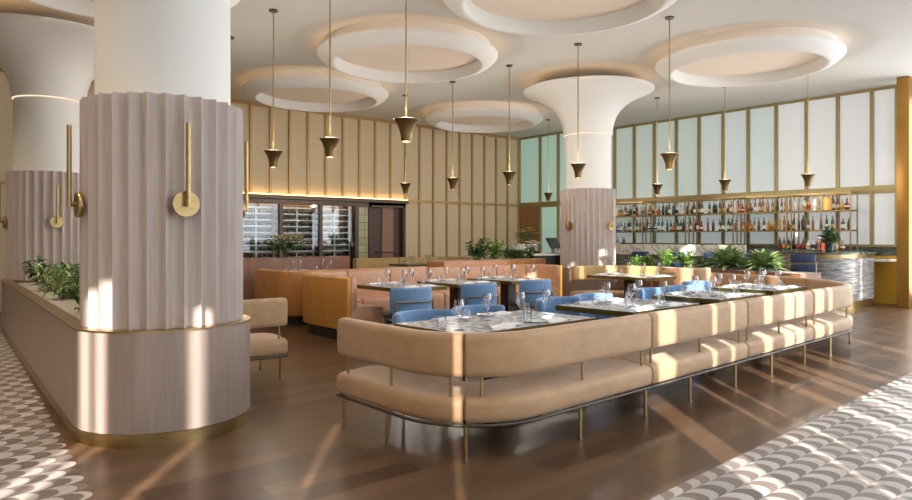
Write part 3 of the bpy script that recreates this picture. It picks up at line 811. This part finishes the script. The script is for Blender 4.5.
# shapes made once
def wineglass():
    p = [(0, 0), (.034, 0), (.035, .003), (.008, .008), (.0045, .02), (.0045, .085), (.008, .092), (.022, .105), (.035, .13), (.039, .155), (.037, .185), (.031, .215), (.0295, .215), (.035, .185), (.037, .155), (.033, .131), (.02, .108), (0, .1)]
    return MB().lathe(p, 20)
def tumbler():
    p = [(0, 0), (.03, 0), (.034, .01), (.037, .09), (.0355, .09), (.032, .014), (0, .012)]
    return MB().lathe(p, 18)
GW = wineglass().mesh('wine_glass', [M['glass']]); GT = tumbler().mesh('water_tumbler', [M['glass']])
GP = MB().lathe([(0, 0), (.05, 0), (.055, .004), (.085, .012), (.086, .015), (.055, .008), (0, .006)], 24).mesh('side_plate', [M['china']])
def napkin():
    b = bmesh.new(); bmesh.ops.create_grid(b, x_segments=8, y_segments=5, size=.5)
    for v in b.verts:
        x, y = v.co.x, v.co.y
        v.co = Vector((x*.22, y*.11, .012+.006*math.sin(x*9+y*4)+.008*math.cos(y*5)))
    r = bmesh.ops.extrude_face_region(b, geom=b.faces[:])
    for v in [g_ for g_ in r['geom'] if isinstance(g_, bmesh.types.BMVert)]: v.co.z = 0.0
    return MB().bm(b)
GN = napkin().mesh('folded_napkin', [M['linen']], 60)
GK = MB().box(-.1, -.006, 0, .0, .006, .004).box(0, -.009, 0, .1, .009, .002).mesh('table_knife', [M['cutlery']], 0)
fk = MB().box(-.1, -.005, 0, .04, .005, .004).box(.04, -.011, 0, .06, .011, .003)
for q in range(4): fk.box(.06, -.011+q*.0065, 0, .095, -.0085+q*.0065, .003)
GF = fk.mesh('table_fork', [M['cutlery']], 0)
def put(me, name, x, y, z, rz, label, cat, group):
    o = bpy.data.objects.new(name, me); COL.objects.link(o); o.location = (x, y, z); o.rotation_euler = (0, 0, rz)
    return tag(o, label, cat, group)
short = ['corner table nearest to us', 'second front table', 'third front table', 'fourth front table', 'left table of the leather banquette', 'middle table of the leather banquette',
         'right table of the leather banquette', 'table by the mustard banquette', 'far left booth table', 'farthest table by the wall']
for i, (lab, x0, y0, x1, y1, sk) in enumerate(TB):
    t = table('dining_table', x0, y0, x1, y1, lab, sk)
    cx, cy = (x0+x1)/2, (y0+y1)/2; w, d = x1-x0, y1-y0
    corner = {(-1, -1): 'near left', (1, -1): 'near right', (-1, 1): 'far left', (1, 1): 'far right'}
    for (sx, sy), nm in corner.items():
        def loc(ax, ay):
            a = sx*ax; b_ = sy*ay; return cx+a*math.cos(sk)-b_*math.sin(sk), cy+a*math.sin(sk)+b_*math.cos(sk)
        jx, jy = R.uniform(-.02, .02), R.uniform(-.02, .02)
        hx = w*.25
        x, y = loc(hx+.12*sx+jx, d*.5-.3+jy) if d > .7 else loc(hx, .1)
        if i == 0:
            gp = {(-1, -1): (3.08, 3.60), (-1, 1): (3.6, 3.87), (1, -1): (3.9, 3.8), (1, 1): (4.27, 3.86)}[(sx, sy)]; x, y = gp
        put(GW, 'wine_glass', x, y, .75, 0, 'stemmed wine glass at the %s place of the %s' % (nm, short[i]), 'wine glass', 'stemmed wine glasses')
        x, y = loc(hx+.02*sx+jx, d*.5-.24-jy)
        if i == 0: x, y = {(-1, -1): (3.02, 3.72), (-1, 1): (3.45, 3.95), (1, -1): (3.75, 3.58), (1, 1): (4.2, 4.02)}[(sx, sy)]
        put(GT, 'water_tumbler', x, y, .75, 0, 'short water tumbler at the %s place of the %s' % (nm, short[i]), 'tumbler', 'water tumblers')
        x, y = loc(hx-.06, d*.5-.10)
        if i < 8:
            put(GN, 'folded_napkin', x, y, .7505, PI/2*0+R.uniform(-.2, .2)+(0 if i < 4 else 0), 'folded white napkin at the %s place of the %s' % (nm, short[i]), 'napkin', 'folded white napkins')
        x, y = loc(hx-.22, d*.5-.12)
        if sy == 1 or i < 4:
            put(GP, 'side_plate', x, y, .75, 0, 'white side plate at the %s place of the %s' % (nm, short[i]), 'plate', 'white side plates')
        if i < 4:
            x, y = loc(hx+.08, d*.5-.12); put(GK, 'table_knife', x, y, .75, PI/2, 'silver knife at the %s place of the %s' % (nm, short[i]), 'knife', 'silver table knives')
            x, y = loc(hx-.07+.0, d*.5-.2); put(GF, 'table_fork', x, y, .75, PI/2+.1, 'silver fork at the %s place of the %s' % (nm, short[i]), 'fork', 'silver table forks')

# ------------------------------------------------------------------ leather booths
def booth(name, path, label, out='orange', inn='leather_in', hz=.86, depth=.62, nseg=5, loc=None):
    Ln = plen(path); p0, _ = atlen(path, Ln/2)
    t = thing(name, label, 'banquette', (p0.x, p0.y, 0))
    MB().sweep(path, rr(0, .15, .06, hz, .02, 3), .02).build('outer_panel', M[out], t, 50, world=True)
    MB().sweep(cut(path, .06, Ln-.06), [(.07, 0), (.5, 0), (.5, .15), (.07, .15)]).build('plinth', M['dark'], t, smooth=0, world=True)
    for i in range(nseg):
        seg = cut(path, Ln*i/nseg+.004, Ln*(i+1)/nseg-.004)
        MB().sweep(seg, rr(.055, .40, .17, hz+.01, .04, 4), .03).build('back_cushion', M[inn], t, 50, world=True)
        MB().sweep(seg, rr(.06, .13, depth, .45, .05, 4, .012), .03).build('seat_cushion', M[inn], t, 50, world=True)
    return t
def revpath(p): return list(reversed(p))
# long leather banquette: left arm, rounded corner, long back, right arm.  interior must lie on the LEFT of travel
def upath(xl, xr, yf, yb, r, yr=None):
    yr = yr or yf
    # travelling so that the inside (towards -v) is on the left: from the right arm front, back, along to the left arm front
    a = [Vector((xr, yr))]+arc(xr-r, yb-r, r, 0, 90, 10)+[Vector(((xl+xr)/2, yb))]+arc(xl+r, yb-r, r, 90, 180, 10)+[Vector((xl, yf))]
    return a
booth('leather_banquette', upath(4.68, 10.05, 7.75, 9.55, .75, 8.65), 'long caramel leather banquette curving in a U behind three tables and blue chairs', nseg=9)
# second booth behind it on the left, open to the back
pb = [Vector((4.82, 11.0)), Vector((4.82, 10.6))]+arc(4.82+.4, 9.72+.4, .4, 180, 270, 8)+[Vector((6.5, 9.72)), Vector((7.6, 9.72))]
booth('leather_banquette', pb, 'amber and brown leather booth behind the left end of the long banquette', out='leather', nseg=4)
tag(MB().box(5.35, 12.95, 0, 7.9, 13.2, .985, .015).build('low_partition', M['brownwood'], loc=None), 'low reddish walnut partition in front of the wine cabinet carrying the lilies', 'partition')
booth('mustard_banquette', [Vector((12.2, 13.6)), Vector((12.2, 14.3)), Vector((11.8, 14.75)), Vector((10.5, 14.8)), Vector((9.1, 14.8))], 'low mustard banquette against the tan back wall', out='goldfab', inn='goldfab', nseg=3)
pbx = thing('rear_planter_box', 'long low tan planter box behind the caramel banquette', 'planter', (9.3, 9.95, 0))
MB().box(7.7, 9.7+.0, .0, 10.7, 10.2, .94).build('box', M['brownwood'], pbx, world=True, smooth=0) if False else MB().box(7.95, 9.72, 0, 10.75, 10.25, .95, .01).build('planter_box', M['leather'], pbx, world=True, smooth=30)
MB().box(8.0, 9.77, .951, 10.7, 10.2, .956).build('gravel', M['soil'], pbx, world=True, smooth=0)
for i, (x, y, h, r, m, lab) in enumerate([(9.04, 10.0, .42, .26, 'leaf_d', 'dark green shrub at the left of the rear planter box'), (9.52, 10.0, .40, .26, 'leaf_b', 'brighter green shrub second from the left in the rear planter box'),
        (9.92, 10.02, .24, .2, 'leaf_d', 'low dark shrub in the middle of the rear planter box'), (10.22, 9.98, .2, .18, 'leaf_m', 'low fern right of the middle in the rear planter box'), (10.52, 10.0, .25, .18, 'leaf_m', 'small shrub at the right end of the rear planter box')]):
    plant('potted_shrub', lab, 'plant', (x, y, .955), 'bush', h, r, 150 if h > .3 else 80, M[m], 'plants in the rear planter box')

# brown planter between the front island and the bar
bp_ = thing('brown_planter', 'long brown leather planter box behind the right side of the front banquettes', 'planter', (11.45, 6.3, 0))
MB().sweep(resample([(11.12, 8.1), (11.12, 6.2), (11.05, 5.3), (10.9, 4.55)], .15), [(0, 0), (.5, 0), (.5, .83), (0, .83)]).build('planter_box', M['brownwood'], bp_, world=True, smooth=30)
MB().sweep(resample([(11.12, 8.06), (11.12, 6.2), (11.06, 5.3), (10.93, 4.6)], .15), [(.05, .831), (.45, .831), (.45, .838), (.05, .838)]).build('gravel', M['soil'], bp_, world=True, smooth=0)
for i, (y, h, r, kd, m, nl, lab) in enumerate([
        (7.9, .22, .2, 'bush', 'leaf_b', 90, 'small bright plant at the left end of the brown planter by the column'),
        (7.6, .22, .2, 'bush', 'leaf_b', 90, 'small bright plant second from the left in the brown planter'),
        (7.2, .34, .2, 'bush', 'leaf_b', 110, 'upright bright plant third from the left in the brown planter'),
        (6.82, .34, .24, 'bush', 'leaf_b', 120, 'bright broad leaved plant fourth from the left in the brown planter'),
        (6.45, .2, .2, 'bush', 'leaf_m', 90, 'low mid green plant left of the large rosettes'),
        (5.98, .42, .46, 'rosette', 'leaf_v', 110, 'largest pale green rosette in the brown planter'),
        (5.33, .38, .4, 'rosette', 'leaf_v', 110, 'slightly smaller pale rosette at the right end of the brown planter')]):
    plant('bright_plant' if kd == 'bush' else 'rosette_plant', lab, 'plant', (11.36 if y > 5.2 else 11.2, y, .835), kd, h, r, nl, M[m], 'plants in the brown planter')

# ------------------------------------------------------------------ the bar
bar = thing('bar_counter', 'long curved stone bar counter with dark top and brass foot at right', 'bar counter', (14.4, 8.5, 0))
def barpath(off):
    x0 = 13.95-off; r = .55+off
    return [Vector((x0, 12.3)), Vector((x0, 9)), Vector((x0, 6))]+arc(14.5, 5.55, r, 180, 270, 10)+[Vector((15.45, 5.55-r))]
P1 = barpath(0); n1 = len(P1)
MB().sweep(P1, [(0, .16), (.05, .16), (.05, 1.06), (0, 1.06)]).build('front_panel', M['greystone'], bar, world=True)
MB().sweep([Vector((13.94, 12.3)), Vector((13.94, 9.4)), Vector((13.94, 6.9))], [(-.09, .99), (-.06, .99), (-.06, 1.24), (-.09, 1.24)]).build('marble_apron', M['marble_w'], bar, world=True, smooth=0)
MB().sweep(P1, [(.02, 0), (.05, 0), (.05, .16), (.02, .16)]).build('foot_plinth', M['brass'], bar, world=True)
MB().sweep(barpath(.06), [(0, 1.07), (.66, 1.07), (.66, 1.11), (0, 1.11)]).build('countertop', M['darkstone'], bar, world=True)
MB().sweep(barpath(.02), [(0, 1.0), (.03, 1.0), (.03, 1.07), (0, 1.07)]).build('brass_trim', M['brass'], bar, world=True)
MB().sweep([Vector((13.8, 12.3)), Vector((13.8, 9)), Vector((13.8, 6.3))], [(0, .2), (.02, .2), (.02, .22), (0, .22)]).build('foot_rail', M['brass'], bar, world=True)
bb = thing('back_bar_cabinet', 'low dark back bar cabinet under the bottle shelves', 'cabinet', (15.8, 8.5, 0))
MB().box(15.5, 5.35, 0, 16.17, 12.5, 1.09).build('body', M['dark'], bb, world=True, smooth=0)
MB().box(15.46, 5.32, 1.09, 16.17, 12.5, 1.13, .004).build('countertop', M['darkstone'], bb, world=True)
SHV = (5.5, 11.85); US = 15.62
shf = thing('bottle_shelf', 'long open brass shelving unit full of bottles on the back bar', 'shelving', (15.8, 8.6, 1.13))
fr = MB(); ups = []
v = SHV[0]
while v <= SHV[1]+.01:
    for dv in ((0,) if (v == SHV[0]) else (-.05, .05)):
        for uu in (US, US+.38): fr.box(uu-.012, v+dv-.012, 1.13, uu+.012, v+dv+.012, 2.38)
        fr.box(US, v+dv-.008, 2.355, US+.38, v+dv+.008, 2.38)
    v += 1.27
for uu in (US, US+.38):
    for z in (1.535, 1.965, 2.36): fr.box(uu-.01, SHV[0], z, uu+.01, SHV[1], z+.02)
fr.build('frame', M['brass'], shf, world=True, smooth=0)
for z in (1.555, 1.985): MB().box(US-.01, SHV[0], z, US+.4, SHV[1], z+.012).build('shelf_board', M['edge'], shf, world=True, smooth=0)
# bottles
GLS = {'amber': rgb(150, 84, 40), 'green': rgb(38, 78, 46), 'dark': rgb(34, 34, 30), 'clear': rgb(206, 214, 214), 'red': rgb(130, 30, 30), 'blue': rgb(70, 120, 170), 'brown': rgb(104, 60, 34), 'golden': rgb(200, 160, 70)}
for k_, c_ in GLS.items(): M['g_'+k_] = mat('%s_bottle_glass' % k_, c_, .12, 0, .6, .3)
LBS = [mat('cream_paper_label', rgb(228, 220, 200), .8), mat('black_paper_label', rgb(40, 38, 36), .7), mat('gold_paper_label', rgb(196, 160, 80), .6), mat('red_paper_label', rgb(170, 50, 44), .7)]
CPS = [mat('black_bottle_cap', rgb(24, 24, 24), .4), mat('gold_bottle_cap', rgb(190, 160, 90), .4, .5), mat('red_bottle_cap', rgb(160, 30, 30), .4)]
SH = {'tall': [(0, 0), (.034, 0), (.037, .01), (.037, .18), (.03, .215), (.014, .24), (.0125, .285)],
      'square shouldered': [(0, 0), (.042, 0), (.044, .01), (.044, .16), (.038, .185), (.015, .2), (.014, .25)],
      'round': [(0, 0), (.03, 0), (.05, .03), (.056, .075), (.046, .12), (.018, .15), (.014, .21)],
      'slim': [(0, 0), (.028, 0), (.03, .01), (.03, .2), (.022, .24), (.012, .26), (.012, .31)]}
cache = {}
def bottle(shape, colr, lb, cp):
    k_ = (shape, colr, lb, cp)
    if k_ not in cache:
        p = SH[shape]; b = MB(); b.lathe(p, 10); top = p[-1][1]; r = p[-1][0]
        b.m = 2; b.lathe([(0, top), (r+.002, top), (r+.002, top+.03), (0, top+.03)], 8)
        if lb < 4:
            b.m = 1; rw = p[2][0]+.001 if shape != 'round' else .0575
            zz = (.04, .13) if shape != 'round' else (.055, .09)
            b.lathe([(rw, zz[0]), (rw, zz[1])], 10); 
        cache[k_] = b.mesh('liquor_bottle', [M['g_'+colr], LBS[min(lb, 3)], CPS[cp]], 40)
    return cache[k_]
ORD = ['first', 'second', 'third', 'fourth', 'fifth', 'sixth', 'seventh', 'eighth', 'ninth', 'tenth', 'eleventh', 'twelfth', 'thirteenth', 'fourteenth', 'fifteenth', 'sixteenth', 'seventeenth', 'eighteenth', 'nineteenth']
TENS = ['', '', 'twenty', 'thirty', 'forty', 'fifty', 'sixty', 'seventy']
def ordw(n):
    if n < 20: return ORD[n-1]
    t_, u_ = divmod(n, 10); return TENS[t_]+'-'+ORD[u_-1] if u_ else TENS[t_][:-1]+'ieth'
def run(z, va, vb, where, pal, u0=15.74):
    v = vb; n = 1
    while v > va:
        if R.random() < .04: v -= .08; continue
        # cluster palette drifts along the shelf
        colr = R.choice(pal[int((vb-v)/max(.01, vb-va)*len(pal)*.999)]); shp = R.choice(list(SH)); 
        if colr in ('dark', 'green'): shp = R.choice(['tall', 'slim', 'tall'])
        lb = R.choice([0, 0, 0, 0, 1, 1, 2, 2, 3, 4]); cp = R.choice([0, 0, 0, 1, 1, 2])
        o = bpy.data.objects.new('liquor_bottle', bottle(shp, colr, lb, cp)); COL.objects.link(o)
        o.location = (u0+R.uniform(-.03, .05), v, z); s_ = R.uniform(.88, 1.06); o.scale = (s_, s_, s_)
        tag(o, '%s %s bottle on the %s, %s from the left' % (shp, colr, where, ordw(n)), 'bottle', 'bottles on the %s' % where)
        n += 1; v -= R.uniform(.088, .112)
SKIP = []
pal_u = [['amber', 'brown', 'clear'], ['clear', 'brown', 'clear'], ['amber', 'clear', 'golden'], ['dark', 'clear', 'dark'], ['dark', 'red', 'dark'], ['green', 'dark'], ['amber', 'brown', 'red'], ['amber', 'red'], ['green', 'amber', 'brown'], ['amber', 'clear', 'golden'], ['red', 'golden', 'dark']]
pal_m = [['clear', 'blue'], ['green', 'clear'], ['clear', 'brown'], ['clear', 'blue', 'green'], ['green', 'amber'], ['red', 'clear', 'dark'], ['red', 'red', 'dark'], ['green', 'amber'], ['brown', 'amber'], ['golden', 'clear', 'dark'], ['green', 'amber', 'brown'], ['amber', 'brown', 'dark'], ['brown', 'green', 'clear']]
run(1.997, 5.58, 11.8, 'upper bar shelf', pal_u)
run(1.567, 5.58, 11.8, 'lower bar shelf', pal_m)
run(1.13, 5.62, 7.0, 'back bar counter at right', [['green', 'dark'], ['dark', 'brown'], ['clear', 'blue'], ['dark', 'brown', 'amber'], ['golden', 'amber']], 15.66)
run(1.13, 11.2, 11.85, 'back bar counter at left', [['dark'], ['clear', 'blue'], ['dark', 'clear']], 15.66)
tag(MB().lathe([(0, 0), (.1, 0), (.1, .27), (.0, .27)], 28).build('golden_canister', M['orange'], loc=(15.66, 5.98, 1.997)), 'big golden yellow canister on the upper bar shelf near its right end', 'canister')
# vase of greens on the bar
vz = thing('vase_of_greens', 'dark glass vase of dark leafy branches on the right end of the bar', 'vase', (14.55, 5.5, 1.11))
MB().lathe([(0, 0), (.07, 0), (.08, .01), (.085, .12), (.075, .2), (.07, .2), (.078, .12), (.07, .015), (0, .012)], 24).build('vase', mat('dark_green_glass', rgb(40, 52, 44), .15), vz)
b = MB(); s = MB()
for i in range(26):
    az = R.uniform(0, 6.28); rad = R.uniform(.03, .24); h = R.uniform(.25, .5); tp = (rad*math.cos(az), rad*math.sin(az), h)
    s.tube([(0, 0, .1), (tp[0]*.4, tp[1]*.4, h*.7), tp], .004, 4)
    for q in range(7): leaf(b, (tp[0]*R.uniform(.5, 1), tp[1]*R.uniform(.5, 1), h*R.uniform(.6, 1)), R.uniform(0, 6.28), R.uniform(-.2, 1), .13, .045, .8, 3)
b.build('foliage', M['leaf_d'], vz, 60); s.build('stem', M['stem'], vz)
# bar stools
def make_stool():
    t = thing('bar_stool', 'x', 'bar stool', (0, 0, 0), 0, 'navy bar stools at the bar')
    MB().box(-.2, -.2, .68, .2, .2, .75, .03).build('seat', M['navy'], t, 50)
    MB().sweep(arc(0, .12, .36, 232, 308, 12), rr(-.02, .93, .02, 1.08, .018), .015).build('upper_backrest', M['navy'], t, 50)
    MB().sweep(arc(0, .12, .36, 232, 308, 12), rr(-.02, .76, .02, .89, .018), .015).build('lower_backrest', M['navy'], t, 50)
    for z in (.91,): MB().tube([(.385*math.cos(math.radians(a)), .12+.385*math.sin(math.radians(a)), z) for a in range(228, 313, 7)], .009, 6).build('back_rail', M['brass'], t)
    for sx in (-1, 1):
        MB().tube([(.24*sx, -.18, 0), (.235*sx, -.18, .92)], .011, 8).build('leg', M['brass'], t)
        MB().tube([(.18*sx, .17, 0), (.18*sx, .17, .69)], .011, 8).build('leg', M['brass'], t)
    MB().tube([(-.18, .17, .25), (.18, .17, .25)], .009, 6).build('footrest', M['brass'], t)
    return t
bs = make_stool()
for i, (v, lab) in enumerate([(5.5, 'navy leather bar stool standing clear at the right end of the bar'), (6.4, 'navy bar stool behind the large rosettes'), (7.3, 'navy bar stool behind the upright bright plant'),
                              (8.2, 'navy bar stool behind the small bright plants'), (9.1, 'navy bar stool nearest to the distant column')]):
    if i == 0: bs.location = (13.45, v, 0); bs.rotation_euler = (0, 0, -PI/2); bs['label'] = lab
    else: dup(bs, (13.45, v, 0), -PI/2, lab)

# ------------------------------------------------------------------ host stand, console, flowers
hs = thing('host_stand', 'dark host stand with pale counter beside the distant column', 'stand', (11.2, 10.6, 0))
MB().box(10.98, 10.28, 0, 12.1, 10.78, .99).build('body', M['dark'], hs, world=True, smooth=0)
MB().box(10.95, 10.25, .99, 12.13, 10.81, 1.03, .005).build('countertop', M['china'], hs, world=True)
x_, y_ = 11.35, 10.15
tag(MB().box(11.75, 9.8, 0, 12.08, 10.17, 1.18, .01).build('grey_cabinet', M['greystand']), 'narrow grey cabinet between the host stand and the distant column', 'cabinet')
mn = thing('monitor', 'black touchscreen monitor tilted on the host stand', 'monitor', (11.82, 10.45, 1.03), .1)
b = MB().box(-.2, -.02, -.14, .2, .02, .14, .01); c_, s_ = math.cos(.6), math.sin(.6)
b.v = [(x, y*c_-z*s_*-1, z*c_+y*-s_+.24) for x, y, z in b.v]; b.build('screen', M['black'], mn)
MB().box(-.1, -.08, 0, .1, .1, .015).box(-.03, .0, .015, .03, .04, .22).build('stand', M['greystand'], mn)
co = thing('marble_console', 'white marble topped console against the wall behind the host stand', 'console', (13.0, 13.6, 0))
MB().box(13.55, 13.3, 1.02, 14.4, 13.65, 1.22, .01).build('marble_slab', M['marble_w'], co, world=True)
MB().box(13.62, 13.35, 0, 14.33, 13.6, 1.02).build('body', M['dark'], co, world=True, smooth=0)
def bouquet(name, label, loc, petal, nfl, h, r, leafmat='leaf_m', vh=.16, nl=40):
    t = thing(name, label, 'flowers', loc)
    MB().lathe([(0, 0), (.045, 0), (.05, .01), (.06, vh), (.056, vh), (.046, .012), (0, .012)], 20).build('vase', M['vase'], t)
    b = MB(); s = MB(); fl = MB()
    for i in range(nfl):
        az = i*2.4; rad = r*math.sqrt((i+.5)/nfl); hh = h*(1-.35*(rad/r)**2)*R.uniform(.85, 1.05); tp = Vector((rad*math.cos(az), rad*math.sin(az), hh))
        s.tube([(0, 0, .03), tuple(tp*.5+Vector((0, 0, .05))), tuple(tp)], .004, 4)
        for k2 in range(6): leaf(fl, tp, az+k2*PI/3, .55, r*.42, r*.2, .9, 3)
    for i in range(nl):
        az = R.uniform(0, 6.28); rad = r*R.uniform(.1, .85); leaf(b, (rad*math.cos(az), rad*math.sin(az), h*R.uniform(.3, .66)), az+R.uniform(-.6, .6), R.uniform(0, .9), r*.6, r*.16, .8, 3)
    fl.build('blossoms', M[petal], t, 60); b.build('foliage', M[leafmat], t, 60); s.build('stem', M['stem'], t)
    return t
bouquet('lily_bouquet', 'large bouquet of cream lilies in a vase before the wine cabinet', (6.42, 13.08, .986), 'petal', 20, .48, .4, nl=60)
bouquet('yellow_bouquet', 'tall green and yellow arrangement on the marble console', (14.1, 13.48, 1.22), 'petal_y', 7, .46, .34, vh=.22, nl=50)
bouquet('white_bouquet', 'small bunch of white flowers on the host stand beside the monitor', (11.2, 10.55, 1.03), 'petal', 8, .32, .2, vh=.13, nl=24)
# gold framed screen far left
scn = thing('metal_screen', 'dark beaded metal screen with thin gold frame at the far left edge', 'screen', (.9, 13.9, 0))
MB().box(-.6, 13.9, 0, 1.35, 13.93, 2.18).build('mesh_panel', mat('beaded_bronze_mesh', rough=.5, fn=mottled(rgb(52, 42, 36), rgb(150, 136, 118), 40, .5)), scn, world=True, smooth=0)
b = MB()
for u in (-.6, -.1, .4, .9, 1.4): b.box(u-.02, 13.87, 0, u+.02, 13.9, 2.2)
b.box(-.62, 13.87, 2.17, 1.42, 13.95, 2.22); b.build('frame', M['brass'], scn, world=True, smooth=0)

# ------------------------------------------------------------------ light, world, camera
w = bpy.data.worlds.new('World'); S.world = w; w.use_nodes = True
bg = w.node_tree.nodes['Background']; bg.inputs[0].default_value = (.86, .93, 1, 1); bg.inputs[1].default_value = 5.1
sun = bpy.data.lights.new('sun', 'SUN'); sun.energy = 14; sun.angle = math.radians(.5); sun.color = (1, .95, .87)
so = bpy.data.objects.new('sun', sun); COL.objects.link(so)
el = math.radians(24); hd = Vector((.622, .783)).normalized()
dr = Vector((hd.x*math.cos(el), hd.y*math.cos(el), -math.sin(el)))
so.rotation_euler = dr.to_track_quat('-Z', 'Y').to_euler(); so.location = (-5, -8, 6)

cam = bpy.data.cameras.new('camera'); co_ = bpy.data.objects.new('camera', cam); COL.objects.link(co_)
cam.sensor_width = 36; cam.lens = 36*675/912; cam.shift_y = -12.5/912; cam.clip_start = .05
co_.location = (0, 0, 1.4)
fwd = Vector((.647, .763, 0))
co_.rotation_euler = fwd.to_track_quat('-Z', 'Y').to_euler()
S.camera = co_
S.view_settings.view_transform = 'Standard'; S.view_settings.look = 'None'; S.view_settings.gamma = 1; S.view_settings.exposure = 0
S.view_settings.use_curve_mapping = False
